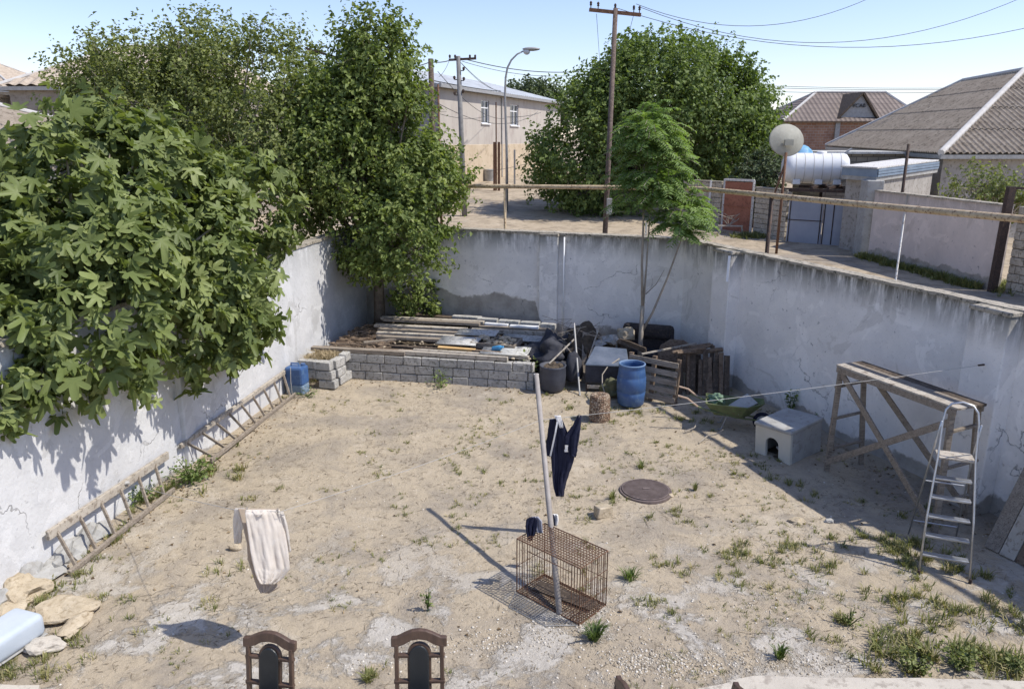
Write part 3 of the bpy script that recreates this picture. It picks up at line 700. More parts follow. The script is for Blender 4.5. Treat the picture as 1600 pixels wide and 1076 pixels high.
# annex with flat roof and blue-grey fascia
t = thing('annex', 'small flat-roofed annex with white roof edge and blue-grey metal fascia beside the gate', 'building', (14, 29, 1.4))
F_, Rr, Bk, Lb = Vector((12.65, 26.8)), Vector((16.9, 30.75)), Vector((16.6, 33.0)), Vector((12.2, 28.6))
def slab(poly, z0s, z1s, mb):
    n = len(poly); mb.add([(*p, z0s[i]) for i, p in enumerate(poly)] + [(*p, z1s[i]) for i, p in enumerate(poly)], [tuple(range(n))[::-1], tuple(range(n, 2 * n))] + [(i, (i + 1) % n, n + (i + 1) % n, n + i) for i in range(n)])
    return mb
cen = (F_ + Rr + Bk + Lb) / 4; ins = [p + (cen - p) * .10 for p in (F_, Rr, Bk, Lb)]
m = MB(); slab(ins, [1.2] * 4, [4.02, 4.1, 4.1, 4.02], m); obj('wall', m, M['annex'], t, world=True)
m = MB(); slab([F_, Rr, Bk, Lb], [3.98, 4.12, 4.12, 3.98], [4.12, 4.26, 4.26, 4.12], m); obj('cornice', m, M['concrete'], t, world=True)
m = MB()
for k in range(3):
    o_ = Vector((.0, -.03 - .02 * (k % 2))); m.bar((F_.x + .02, F_.y + o_.y, 4.17 + k * .095), (Rr.x, Rr.y + o_.y, 4.31 + k * .095), .03, .08)
m.bar((F_.x, F_.y, 4.26), (Lb.x, Lb.y, 4.26), .04, .28)
obj('fascia', m, M['fascia'], t, world=True)
m = MB(); slab([F_ + Vector((-.05, -.08)), Rr, Bk, Lb + Vector((-.08, 0))], [4.41, 4.56, 4.56, 4.41], [4.46, 4.61, 4.61, 4.46], m); obj('roof_sheet', m, M['white_paint'], t, world=True)

# pillar + pink wall
t = thing('street_wall', 'pinkish rendered street wall with mossy foot and a thick grey end pillar beside the gate', 'wall', (12.5, 26.7, 1.4))
a = Vector((12.45, 26.35)); b = Vector((13.15, 20.35)); mb, d, nr, L = wall_strip(a, b, .22, 1.1, 3.68, 1, n=40); obj('wall_face', mb, M['wall_pink'], t, world=True)
obj('coping', rough_cap(a, b, nr, .04, .26, 3.68, 3.72, n=60, seed=8), M['coping'], t, world=True)
m = MB(); m.box((12.58, 26.9, 2.65), (.55, .8, 2.75), Matrix.Rotation(R(-8), 3, 'Z')); obj('end_pillar', m, M['concrete'], t, world=True, bevel=.03)
m = MB(); q = a.lerp(b, .30) - nr * .015; m.bar((q.x, q.y, 1.4), (q.x, q.y, 3.68), .03, .05); obj('joint_strip', m, M['concrete'], t, world=True)

def block_face(mb, jm, a, b, z0, z1, side, bl=.42, bh=.2, th=.2, gap=.014, jit=.008, tag_=0):
    a = Vector(a); b = Vector(b); L = (b - a).length; d = (b - a) / L; nrm = Vector((-d.y, d.x)) * side
    Mx = Matrix(((d.x, nrm.x, 0), (d.y, nrm.y, 0), (0, 0, 1))); rows = int(round((z1 - z0) / bh)); bh = (z1 - z0) / rows
    for r in range(rows):
        s = -(bl * (.5 if r % 2 else 0)) * 1.0; z = z0 + bh * (r + .5)
        while s < L - .02:
            l = bl * random.uniform(.88, 1.12); s0, s1 = max(s, 0), min(s + l, L)
            if s1 - s0 > .06:
                c = a + d * ((s0 + s1) / 2) + nrm * (th / 2 + random.uniform(-jit, jit))
                mb.box((c.x, c.y, z + random.uniform(-.003, .003)), (s1 - s0 - gap, th, bh - gap), Mx, j=.006)
            s += l
    c = a.lerp(b, .5) + nrm * (th / 2 + .01); jm.box((c.x, c.y, (z0 + z1) / 2), (L - .03, th - .045, z1 - z0 - .02), Mx)
# block wall at right edge
t = thing('block_wall', 'rough pale stone block wall at the right edge behind the dark steel column', 'wall', (13.2, 20.2, 1.3))
m, j = MB(), MB(); block_face(m, j, (13.35, 20.15), (15.2, 14.8), 1.25, 3.7, 1, .36, .22, .25); obj('blocks', m, M['street_block'], t, world=True, bevel=.02); obj('joints', j, M['mortar'], t, world=True)
# block wall between door and gate, left of door, under the big tree
FX = lambda Y: 9 + (35.7 - Y) / 1.5714
def seg(label, a, b, top, mats='street_block', z0=1.35):
    t = thing('block_wall', label, 'wall', (*a, 1.4)); m, j = MB(), MB()
    block_face(m, j, a, b, z0, top, 1, .40, .21, .22); obj('blocks', m, M[mats], t, world=True, bevel=.02); obj('joints', j, M['mortar'], t, world=True)
    c = MB(); c.bar((a[0] + .1, a[1] + .07, top + .03), (b[0] + .1, b[1] + .07, top + .03), .3, .06); obj('coping', c, M['coping'], t, world=True); return t
seg('pale stone block wall between the red door and the grey gate', (10.3, 32.5), (11.0, 30.62), 3.4)
seg('shaded stone block wall left of the red door, beside the thin tree crown', (7.9, 35.6), (9.22, 33.85), 3.55)
t = thing('low_wall', 'low shaded rendered wall under the big round tree', 'wall', (5, 41.4, 1.6)); m = MB(); a, b = (3.4, 43.4), (7.9, 35.75); m.bar((*a, 2.1), (*b, 2.1), .25, 1.6); obj('wall_face', m, M['house_wall'], t, world=True)
m = MB(); m.bar((*a, 2.93), (*b, 2.93), .32, .06); obj('coping', m, M['coping'], t, world=True)
# red door with white frame
Mf = lambda: None
def along(a, b): a, b = Vector(a), Vector(b); return a, b, (b - a).normalized()
a, b, dd = along((9.3, 33.7), (10.25, 32.65)); t = thing('red_door', 'rust-red sheet metal door in a white pipe frame in the street wall', 'door', (*a.lerp(b, .5), 1.45))
m = MB(); m.bar((*(a + dd * .05), 2.55), (*(b - dd * .05), 2.55), .05, 2.15); obj('door_leaf', m, M['red_door'], t, world=True)
m = MB(); m.bar((*(a - Vector((.03, .03))), 2.6), (*(b - Vector((.03, .03))), 2.6), .02, .03); obj('leaf_seam', m, M['red_door'], t, world=True)
for p in (a, b): m = MB(); m.bar((*p, 1.35), (*p, 3.72), .09, .09); obj('frame_post', m, M['white_paint'], t, world=True)
m = MB(); m.bar((*a, 3.70), (*b, 3.70), .085, .09); obj('frame_head', m, M['white_paint'], t, world=True)
m = MB(); m.bar((8.72, 34.1, 1.4), (8.80, 34.1, 3.65), .08, .08); tag(obj('white_post', m, M['white_paint']), 'white painted metal post leaning by the block wall, left of the red door', 'post')
# grey gate with leaves
a, b, dd = along((11.05, 30.5), (13.25, 29.0)); t = thing('metal_gate', 'blue-grey sheet metal double gate with rust seams in the street wall', 'gate', (*a.lerp(b, .5), 1.4))
for k, (f0, f1, lb) in enumerate(((0, .49, 'wide left leaf with a horizontal seam'), (.5, 1, None))):
    p, q = a.lerp(b, f0), a.lerp(b, f1); m = MB(); nn = Vector((dd.y, -dd.x))
    m.bar((*p, 2.3), (*q, 2.3), .04, 1.8); o = obj('gate_leaf', m, M['gate'], t, world=True)
    if lb: o['label'] = lb
    s = MB(); fr = (.05, .95) if k == 0 else (.03, .28, .56, .97)
    for f in fr: r_ = p.lerp(q, f) + nn * .03; s.bar((*r_, 1.42), (*r_, 3.18), .03, .03)
    if k == 0: s.bar((*(p + nn * .03), 2.3), (*(q + nn * .03), 2.3), .025, .03)
    obj('seam', s, M['dark_iron'], o, world=True)
# steel platform carrying the tank
t = thing('tank_platform', 'dark steel beam frame over the grey gate carrying the white water tank', 'platform', (12., 31.2, 1.4))
m = MB(); a2, b2 = Vector((10.9, 30.85)), Vector((13.4, 29.15)); back = Vector((.56, .83)) * 2.4
m.bar((*a2, 3.46), (*b2, 3.46), .12, .12); m.bar((*(a2 + back), 3.46), (*(b2 + back), 3.46), .12, .12)
for f in (.35, .55, .75, .95): p = a2.lerp(b2, f); m.bar((*(p + dd * 0), 3.56), (*(p + back), 3.56), .1, .08)
obj('beams', m, M['dark_iron'], t, world=True)
for p in (a2.lerp(b2, .3) + back, a2.lerp(b2, .98) + back): m = MB(); m.bar((*p, 1.3), (*p, 3.4), .1, .1); obj('leg', m, M['dark_iron'], t, world=True)
# tank
t = thing('water_tank', 'white ribbed horizontal plastic water tank on the steel frame above the gate', 'tank', (12.35, 31.6, 3.62))
axis = Vector((.97, -.22, 0)).normalized(); yv = Vector((0, 0, 1)).cross(axis)
Mt = Matrix((yv, Vector((0, 0, 1)).cross(yv) * 0 + Vector((0, 0, 1)), axis)).transposed(); Mt = Matrix((Vector((0, 0, 1)), yv, axis)).transposed()
prof = [(0.001, -1.30), (.28, -1.29), (.48, -1.21), (.585, -1.05), (.605, -.95)]
for k in range(6):
    z = -.80 + k * .34; prof += [(.605, z - .12), (.607, z)]
prof += [(.605, 1.02), (.56, 1.15), (.42, 1.25), (.2, 1.30), (.001, 1.31)]
m = MB(); m.lathe(prof, (0, 0, .63), 36, Mt); obj('tank_body', m, M['tank'], t, smooth=True)
for k in range(6): m = MB(); z = -.80 + k * .34; m.lathe([(.600, z - .018), (.612, z - .012), (.612, z + .012), (.600, z + .018)], (0, 0, .63), 36, Mt); obj('rib_band', m, M['ridge'], t, smooth=True)
for s in (-.72, .12, .82): m = MB(); c = axis * s; m.box((c.x, c.y, .10), (.30, .95, .2), Matrix((axis, yv, Vector((0, 0, 1)))).transposed()); obj('saddle', m, M['tank'], t, bevel=.03)
m = MB(); c = axis * .2; m.lathe([(.2, 1.18), (.2, 1.27), (.17, 1.3), (.001, 1.31)], (c.x, c.y, .0), 20); obj('lid', m, M['tank'], t, smooth=True)
m = MB(); m.tube([axis * .9 + Vector((0, -.62, .6)), axis * 1.75 + Vector((0, -.62, .62))], .03); obj('outlet_pipe', m, M['galv'], t)
# things heaped behind the tank
m = MB(); m.blob((12.6, 34, 4.75), (.55, .3, .36), 3, 3, .5); tag(obj('bundled_cloth', m, M['card_blue'], smooth=True), 'blue and white plastic bundle above and behind the water tank', 'bundle')
m = MB(); m.bar((13.9, 34.5, 4.3), (14.9, 34.2, 5.0), .35, .05); tag(obj('bent_sheet', m, M['ridge']), 'pale bent sheet sticking up right of the water tank', 'sheet')
# rear shed wall visible between tank and house
t = thing('shed', 'low tan block shed behind the water tank under the big roof edge', 'shed', (16.5, 36, 1.4)); m = MB(); quadwall(m, (14.2, 35.5), (18.4, 35.2), 1.3, 4.75); quadwall(m, (14.2, 39), (14.2, 35.5), 1.3, 4.75); obj('wall', m, M['brick_tan'], t, world=True)
m = MB(); slab([Vector((14, 35.3)), Vector((18.6, 35.0)), Vector((18.6, 39.2)), Vector((14, 39.2))], [4.75] * 4, [4.85] * 4, m); obj('roof', m, M['asbestos'], t, world=True)

# satellite dish on a pole
t = thing('satellite_dish', 'large cream satellite dish on a rusty pole in the street, seen left of the tank', 'dish', (9.55, 27.2, 1.4))
m = MB(); m.tube([(0, 0, -.1), (.02, 0, 3.55)], .05, 8); obj('pole', m, M['rust'], t, smooth=True)
m = MB(); m.tube([(-.28, .1, 1.9), (.0, 0, 3.1)], .035, 6); obj('brace', m, M['rust'], t)
m = MB(); prof = [(0.001, 0), (.2, .02), (.4, .075), (.58, .16), (.61, .17), (.61, .19), (.57, .185), (.39, .10), (.2, .045), (0.001, .025)]
Md = (Matrix.Rotation(R(14), 3, 'Z') @ Matrix.Rotation(R(78), 3, 'X') @ Matrix.Diagonal((1.12, .92, 1))).to_3x3()
m.lathe([(r, -z) for r, z in prof], (.13, .1, 4.0), 40, Md); obj('reflector', m, M['dish'], t, smooth=True)
m = MB(); m.box((.08, -.02, 3.88), (.3, .1, .2)); obj('mount', m, M['dish'], t)
# steel column & small mast
t = thing('steel_column', 'thick dark steel column standing in the street at the right edge, with a crossbar on top', 'column', (13.05, 20.2, 1.35))
m = MB(); m.bar((0, 0, 0), (.05, 0, 2.85), .18, .16, up=(0, 1, 0)); obj('shaft', m, M['dark_iron'], t)
m = MB(); m.bar((0, 0, 2.82), (2.2, -.4, 2.72), .05, .06); obj('crossbar', m, M['dark_iron'], t)
t_ = V(1420, 225, 25.2); m = MB(); m.tube([(t_.x, 25.2, 1.4), (t_.x, 25.2, t_.z)], .05, 8); tag(obj('iron_mast', m, M['dark_iron'], smooth=True), 'thin black iron mast rising behind the pink wall in front of the annex', 'post')
# gate-side bits in the street: dry branch frame, bin, posts
t_ = G(1150, 368, 1.42); m = MB(); m.bar(t_ + Vector((-.8, 0, .42)), t_ + Vector((.25, 0, .40)), .12, .05)
m.bar(t_ + Vector((.2, 0, .42)), t_ + Vector((.3, 0, 0)), .08, .06); m.bar(t_ + Vector((-.7, 0, .42)), t_ + Vector((-.75, 0, 0)), .08, .06)
tag(obj('old_bench', m, M['wood_pale']), 'small pale wooden bench in front of the red door', 'bench')
m = MB()
for k in range(9): a_ = t_ + Vector((-.35, 0, .42)); m.tube([a_, a_ + Vector((random.uniform(-.4, .4), .1, random.uniform(.15, .35))), a_ + Vector((random.uniform(-.5, .5), .1, random.uniform(.3, .55)))], .014, 4)
tag(obj('dry_twigs', m, M['bark_pale']), 'bundle of dry pale twigs lying on the small bench by the red door', 'twigs')
p = G(765, 285, 2.3); m = MB(); m.lathe([(.42, 0), (.48, .9), (.50, .95), (.44, .95), (.42, .1), (.001, .1)], p, 16); tag(obj('trash_bin', m, M['concrete'], smooth=True), 'dark grey round bin at the foot of the two-storey building', 'bin')
for (px, w_) in ((772.5, .16), (779.5, .16)):
    q = V(px, 285, 50); qt = V(px, 222, 50); m = MB(); m.bar((q.x, 50, 2.1), (qt.x, 50, qt.z), w_, w_); tag(obj('rusty_post', m, M['rust']), ('left' if px < 775 else 'right') + ' one of the paired rust-red posts before the two-storey building', 'post')
q = V(775, 160, 50.3); m = MB(); m.tube([(q.x, 50.3, 2.1), (q.x, 50.3, q.z)], .045, 6); tag(obj('thin_mast', m, M['rust']), 'thin tall rod rising from the paired red posts before the building', 'mast')
q = V(804, 280, 52); qt = V(804, 234, 52); m = MB(); m.bar((q.x, 52, 2.1), (qt.x, 52, qt.z), .36, .12); tag(obj('concrete_slab', m, M['galv']), 'grey upright slab standing by the building, right of the lamp post', 'slab')
for px in (810, 818): q = V(px, 275, 55); m = MB(); m.bar((q.x, 55, 2.2), (q.x, 55, 3.4), .06, .06); 
# ================================================================ POLES, LAMP, WIRES
t = thing('utility_pole', 'tall rusty metal power pole with crossarm and insulators behind the back wall', 'pole', (2.52, 20.1, 1.35))
m = MB(); m.tube([(-.08, 0, -.2), (.03, 0, 7.15)], [.075, .06], 10); obj('pole', m, simple('brown_pole', (.085, .06, .048), (.16, .12, .10), 8, .85, c3=(.22, .17, .14)), t, smooth=True)
m = MB(); m.bar((-.62, 0, 7.12), (.66, 0, 7.0), .07, .08); ca = obj('crossarm', m, M['rust'], t)
for k, x in enumerate((-.58, -.40, .02, .48, .62)):
    m = MB(); z = 7.06 - x * .09; m.lathe([(.012, 0), (.012, .07), (.035, .08), (.022, .11), (.036, .13), (.018, .17), (.001, .175)], (x, 0, z + .03), 10); obj('insulator', m, M['dark_iron'], t, smooth=True)
m = MB(); m.box((.02, -.1, 2.35), (.14, .1, .42)); obj('meter_box', m, M['galv'], t, bevel=.01)
M['pole_grey'] = simple('weathered_pole', (.15, .145, .14), (.25, .245, .235), 4, .9)
def upole(name, label, px, ytop, Y, r, mat, lean=0., cross=False):
    q = V(px, ytop, Y); z0 = street_z(q.x, Y); t = thing(name, label, 'pole', (q.x + lean, Y, z0))
    m = MB(); m.tube([(0, 0, -.2), (-lean, 0, q.z - z0)], [r * 1.15, r * .85], 10); obj('pole', m, mat, t, smooth=True)
    if cross:
        m = MB(); h = q.z - z0 - .15; m.bar((-lean - .45, 0, h - .02), (-lean + .85, 0, h + .05), .1, .1); obj('crossarm', m, M['dark_iron'], t)
        for x in (-.4, -.15, .55, .8): m = MB(); m.lathe([(.02, 0), (.05, .05), (.05, .14), (.001, .18)], (-lean + x, 0, h + .05), 8); obj('insulator', m, M['dark_iron'], t)
        for (dx, dz) in ((-.2, -.9), (.25, -.5), (.25, -.95), (-.2, -1.6), (.22, -1.5)): m = MB(); m.lathe([(.02, 0), (.06, .05), (.06, .14), (.001, .18)], (-lean + dx, -.05, h + dz), 8); m.bar((-lean, 0, h + dz), (-lean + dx, -.05, h + dz), .04, .04); obj('insulator', m, M['dark_iron'], t)
    return t
upole('utility_pole', 'dark wooden utility pole at the edge of the tall corner tree', 673, 92, 34, .13, M['wood_dark'])
upole('utility_pole', 'grey leaning concrete utility pole with many insulators before the two-storey building', 716, 88, 38, .12, M['pole_grey'], .18, True)
upole('utility_pole', 'thin rust-brown pole just right of the dark wooden pole', 684.5, 132, 35, .05, M['rust'])
q = V(790, 75, 40); X0 = q.x + .05
t = thing('street_lamp', 'tall curved street lamp on a grey steel post in front of the building', 'lamp', (X0, 40, street_z(X0, 40)))
zb = street_z(X0, 40); P_ = lambda px, py: Vector((V(px, py, 40).x - X0, 0, V(px, py, 40).z - zb))
m = MB(); m.tube([(0, 0, -.1), (0, 0, 3.0), P_(789, 150), P_(790, 122), P_(793, 106), P_(799, 94), P_(808, 85), P_(818, 80)], [.075, .07, .055, .05, .05, .045, .04, .035], 10); obj('post', m, M['galv'], t, smooth=True)
c = P_(830, 77); m = MB(); m.blob(c, (.44, .17, .095), 5, 3, .05); obj('lamp_head', m, M['galv'], t, smooth=True)
c = P_(823, 81); m = MB(); m.blob(c, (.17, .14, .15), 6, 3, .03); obj('lamp_bowl', m, M['lamp_glass'], t, smooth=True)
def wire(label, a, b, sag, r=.012, n=24, grp=None):
    a, b = Vector(a), Vector(b); ps = [a.lerp(b, i / n) - Vector((0, 0, sag * 4 * (i / n) * (1 - i / n))) for i in range(n + 1)]
    m = MB(); m.tube(ps, r, 5); return tag(obj('overhead_wire', m, M['wire'], origin=False), label, 'wire', grp)
PT = Vector((2.55, 20.1, 8.5))
wire('topmost of the three wires sweeping right from the rusty pole crossarm', PT + Vector((.5, 0, .1)), (12.2, 22.4, 10.6), 1.2, .007)
wire('middle of the three wires sweeping right from the rusty pole crossarm', PT + Vector((.62, 0, .02)), (16.0, 21.5, 10.4), 1.55, .007)
wire('lowest of the three wires sweeping right from the rusty pole crossarm', PT + Vector((.05, 0, .0)), (17.5, 19.8, 9.7), 1.45, .007)
w0 = V(932, 22, 20.1); w1 = V(938, 110, 30); wire('thin wire dropping from the left end of the rusty pole crossarm', w0, w1, 0, .006)
w0 = V(990, 24, 20.1); w1 = V(978, 70, 30); wire('thin wire dropping from the right end of the rusty pole crossarm', w0, w1, 0, .006)
for k, (y0, y1, y2) in enumerate(((134, 135, 132), (137, 138, 133.5), (143, 145, 137))):
    a_ = V(1190, y0, 46); b_ = V(1700, y2, 46); wire(('upper', 'middle', 'lowest')[k] + ' of three level wires crossing the sky above the brick house roof', a_, b_, .18, .013)
c2 = lambda px, py, Y: V(px, py, Y)
W = [((720, 91, 38), (905, 112, 44), .25, .020, 'thick cable from the concrete pole to the big round tree'), ((722, 96, 38), (905, 117, 44), .3, .012, 'thin cable just under the thick one from the concrete pole'),
     ((600, 108, 32), (673, 97, 34), .1, .02, 'cable from the tall corner tree to the dark wooden pole'), ((673, 97, 34), (716, 89, 38), .1, .02, 'short cable joining the dark wooden and concrete poles'),
     ((719, 97, 38), (782, 142, 54), .3, .012, 'left service wire from the concrete pole to the eaves'), ((721, 99, 38), (792, 146, 57), .3, .012, 'right service wire from the concrete pole to the eaves'),
     ((684, 112, 35), (790, 185, 57), .6, .014, 'wire slanting down across the upper wall from the thin brown pole'), ((677, 126, 34), (783, 143, 54), .05, .022, 'thick dark cable following the eaves of the two-storey building'),
     ((678, 158, 34), (840, 175, 60), .9, .014, 'long sagging wire crossing the upper windows'), ((677, 175, 34), (760, 182, 50), .2, .012, 'level wire crossing the pinkish wall below the first window'),
     ((640, 174, 32), (675, 176, 34), .05, .014, 'short wire crossing the grey side wall beside the dark pole'), ((790, 183, 40), (845, 176, 60), .1, .016, 'wire from the lamp post towards the big round tree'),
     ((702, 95, 38), (686, 120, 35), .1, .01, 'thin wire from the concrete pole down to the thin brown pole'), ((760, 268, 50), (842, 250, 60), .1, .014, 'low wire along the tan lower wall of the building')]
for a_, b_, sg, r_, lb in W: wire(lb, V(*a_), V(*b_), sg, r_)
# overhead iron bracket sticking out of the tall tree at its left
m = MB(); m.bar(V(478, 76, 20.5), V(560, 100, 20.8), .06, .05); tag(obj('iron_bar', m, M['dark_iron']), 'black iron bar sticking out of the left side of the tall corner tree', 'bar')
# ================================================================ VEGETATION
def frames(nrm, up):
    """orthonormal frames: leaf length axis = up projected, normal = nrm"""
    n = nrm / np.linalg.norm(nrm, axis=1, keepdims=True)
    l = up - n * (up * n).sum(1, keepdims=True); l /= np.maximum(np.linalg.norm(l, axis=1, keepdims=True), 1e-6)
    s = np.cross(l, n); return s, l, n
def leaves(name, C, nrm, up, size, tv, tf, mat, parent, rnd=None):
    s, l, n = frames(nrm, up); k = len(tv)
    N0 = len(C); bd_ = rng.uniform(.2, 2.6, N0)[:, None]; ws = rng.uniform(.72, 1.12, N0)[:, None]; fo = rng.uniform(-.05, .5, N0)[:, None]
    TX = tv[None, :, 0] * ws; TY = np.repeat(tv[None, :, 1], N0, 0); TZ = tv[None, :, 2] * bd_ + np.abs(tv[None, :, 0]) * fo
    P = C[:, None, :] + size[:, None, None] * (TX[..., None] * s[:, None, :] + TY[..., None] * l[:, None, :] + TZ[..., None] * n[:, None, :])
    F = (tf[None] + (np.arange(len(C)) * k)[:, None, None]).reshape(-1, tf.shape[1])
    if rnd is None: rnd = rng.random(len(C))
    P = P.reshape(-1, 3)
    if parent is not None: P = P - np.array(parent.location)
    return npmesh(name, P, F, mat, parent, np.repeat(rnd, k))
T_SMALL = (np.array([(0, 0, 0), (-.36, .45, .07), (0, 1, -.10), (.36, .45, .07)]), np.array([(0, 3, 2), (0, 2, 1)]))
def fig_template():
    # five-lobed leaf outline drawn from the stalk, drooping lobes
    lob = [(-100, .55), (-78, .34), (-52, .86), (-30, .42), (0, 1.05), (30, .42), (52, .86), (78, .34), (100, .55)]
    v = [(0, .12, .03), (0, -.02, 0)]
    pl = []
    for a, r in lob:
        if r > .5: pl += [(a - 14, r * .74), (a - 9, r * .95), (a, r), (a + 9, r * .95), (a + 14, r * .74)]
        else: pl.append((a, r))
    for a, r in pl:
        x = math.sin(R(a)) * r; y = math.cos(R(a)) * r + .1; v.append((x, y, -.22 * r * r + (.05 if r < .5 else 0)))

    f = [(0, i, i + 1) for i in range(2, len(v) - 1)] + [(0, 1, 2), (0, len(v) - 1, 1)]
    return np.array(v), np.array([(a, c, b) for a, b, c in f])
def unit(a): return a / np.maximum(np.linalg.norm(a, axis=-1, keepdims=True), 1e-9)
def tree(name, label, cat, ells, trunk, nshoot, nleaf, lsize, mat, bark, shoot=(.5, 1.1), spread=.13, updir=.5, grp=None, trunk_r=.14, limbs=26, tmpl=T_SMALL, inner=.5, droop=.3, pnoise=1.0, clumpf=.5, twigs=True):
    base = Vector(trunk[0]); t = thing(name, label, cat, base, 0, grp)
    E = np.array(ells, dtype=float); wts = (E[:, 3] * E[:, 4] * E[:, 5]) ** .72; wts /= wts.sum()
    # shoot origins: shell of the union of ellipsoids, broken up by noise so that gaps remain
    S = []; Dv = []; tries = 0
    while len(S) < nshoot and tries < nshoot * 12:
        tries += 1; e = E[rng.choice(len(E), p=wts)]; d = unit(rng.normal(size=3)); r = inner + (1 - inner) * rng.random() ** .55
        p = e[:3] + d * e[3:6] * r
        nz = noise.noise(Vector(p * clumpf) + Vector((11, 3, 5))) + .5 * noise.noise(Vector(p * clumpf * 2.7))
        if nz * pnoise < -.16 and r > .62: continue
        S.append(p); Dv.append(d / e[3:6] * e[3:6].mean())
    S = np.array(S); Dv = unit(np.array(Dv)); n = len(S)
    dr = unit(Dv * .75 + np.array([0, 0, updir]) + rng.normal(size=(n, 3)) * .38); Ls = rng.uniform(*shoot, n)
    m = nleaf; f = rng.random((n, m)) ** .8
    C = S[:, None] + dr[:, None] * (Ls[:, None] * f)[..., None] + rng.normal(size=(n, m, 3)) * (spread * (1.05 - .75 * f))[..., None]
    C = C.reshape(-1, 3); N_ = len(C)
    out = np.repeat(Dv, m, 0); nr = unit(out * .55 + np.array([0, 0, .55]) + rng.normal(size=(N_, 3)) * .55)
    up = unit(out * .8 + rng.normal(size=(N_, 3)) * .8 + np.array([0, 0, -droop]))
    size = lsize * (.5 + .85 * rng.random(N_) ** .8)
    shade = np.repeat(rng.random(n), m) * .55 + rng.random(N_) * .45
    leaves('crown', C, nr, up, size, tmpl[0], tmpl[1], mat, t, shade)
    # trunk, limbs, twigs
    mb = MB(); top = Vector(trunk[-1]); mb.tube(trunk, [trunk_r * (1 - .55 * i / (len(trunk) - 1)) for i in range(len(trunk))], 10)
    obj('trunk', mb, bark, t, world=True, smooth=True)
    lb = MB()
    idx = rng.choice(n, min(limbs, n), replace=False)
    for i in idx:
        k = rng.uniform(.35, 1); s = Vector(trunk[0]).lerp(Vector(trunk[-1]), k) if len(trunk) < 3 else Vector(trunk[int(k * (len(trunk) - 1))])
        e = Vector(S[i]) + Vector(dr[i]) * Ls[i] * .5; mid = s.lerp(e, .5) + Vector((rng.normal() * .25, rng.normal() * .25, rng.uniform(.0, .5)))
        ps = [(1 - q) ** 2 * s + 2 * q * (1 - q) * mid + q * q * e for q in np.linspace(0, 1, 7)]
        lb.tube(ps, list(np.linspace(trunk_r * .38, .012, 7)), 5, cap=False)
    if twigs:
        for i in rng.choice(n, min(n, 260), replace=False):
            a = Vector(S[i]) - Vector(dr[i]) * .5; b = Vector(S[i]) + Vector(dr[i]) * Ls[i] * .9; lb.tube([a, (a + b) / 2 + Vector((rng.normal() * .04, rng.normal() * .04, 0)), b], [.014, .010, .005], 4, cap=False)
    obj('limbs', lb, bark, t, world=True, smooth=True)
    return t
tree('fig_tree', 'big-leaved fig tree spilling over the sunlit left wall', 'tree',
     [(-6.6, 12.7, 4.0, 1.5, 2.6, 1.7), (-6.2, 11.0, 3.6, 1.2, 1.6, 1.35), (-5.35, 12.7, 3.0, .9, 1.9, 1.35), (-5.75, 10.4, 3.1, .75, 1.4, 1.1), (-5.35, 14.9, 3.9, .7, 1.35, 1.0), (-6.85, 9.2, 3.45, .75, 1.0, .65), (-5.5, 13.9, 2.35, .55, .9, .75)],
     [(-7.4, 12.6, 1.2), (-7.2, 12.5, 2.0), (-6.9, 12.4, 3.0)], 1500, 7, .20, M['leaf_fig'], M['bark_pale'], (.25, .75), .12, .25, trunk_r=.16, limbs=60, tmpl=fig_template(), inner=.66, droop=.85, pnoise=1.25, clumpf=.95, twigs=False)
# hanging tip of the fig at the near end of the wall
tree('fig_tree', 'low hanging fig shoot dangling over the wall at the left edge', 'tree', [(-6.05, 8.75, 2.55, .34, .5, .45), (-5.95, 8.95, 2.2, .16, .2, .36)], [(-6.9, 8.8, 1.2), (-6.5, 8.8, 3.1), (-6.2, 8.8, 2.9)], 46, 6, .2, M['leaf_fig'], M['bark_pale'], (.15, .3), .09, -.5, trunk_r=.03, limbs=6, tmpl=fig_template(), inner=.2, droop=1.1, twigs=False)
tree('orchard_tree', 'wide small-leaved tree with many upright shoots behind the fig tree', 'tree',
     [(-9.9, 21.8, 5.0, 2.5, 2.2, 2.1), (-7.2, 21.8, 5.9, 2.3, 2.3, 2.1), (-6.1, 20.0, 4.6, 1.6, 1.7, 1.9), (-11.8, 22.3, 5.9, .8, 1.2, 1.5), (-10.4, 22.0, 6.3, 1.5, 1.4, 1.5), (-8.6, 22.0, 7.0, .9, .9, 1.2)],
     [(-8.6, 22, 1.2), (-8.5, 21.9, 3.0), (-8.3, 21.8, 4.6)], 3500, 20, .105, M['leaf_a'], M['bark_pale'], (.45, 1.25), .11, .75, trunk_r=.2, limbs=70, inner=.6, clumpf=.8, pnoise=1.15)
tree('corner_tree', 'tall bright green tree in the yard corner hanging over both walls', 'tree',
     [(-3.45, 20.3, 6.95, .65, .8, 1.25), (-3.55, 20.3, 5.7, 1.2, 1.2, 1.1), (-2.75, 19.9, 4.2, 1.2, 1.0, 1.1), (-4.4, 19.8, 4.4, 1.1, 1.1, 1.5), (-4.7, 20.2, 5.7, 1.0, 1.0, 1.2), (-2.9, 19.0, 2.95, .9, .7, .85), (-1.95, 20.1, 4.2, .6, .5, .35), (-2.1, 19.3, 3.3, .35, .4, .4), (-3.5, 19.6, 2.75, .65, .45, .6)],
     [(-3.7, 20.5, 0), (-3.65, 20.4, 1.6), (-3.5, 20.3, 3.4), (-3.45, 20.3, 5.6)], 3000, 19, .12, M['leaf_b'], M['bark'], (.4, 1.05), .11, .35, trunk_r=.17, limbs=70, inner=.5, clumpf=1.0, pnoise=1.5)
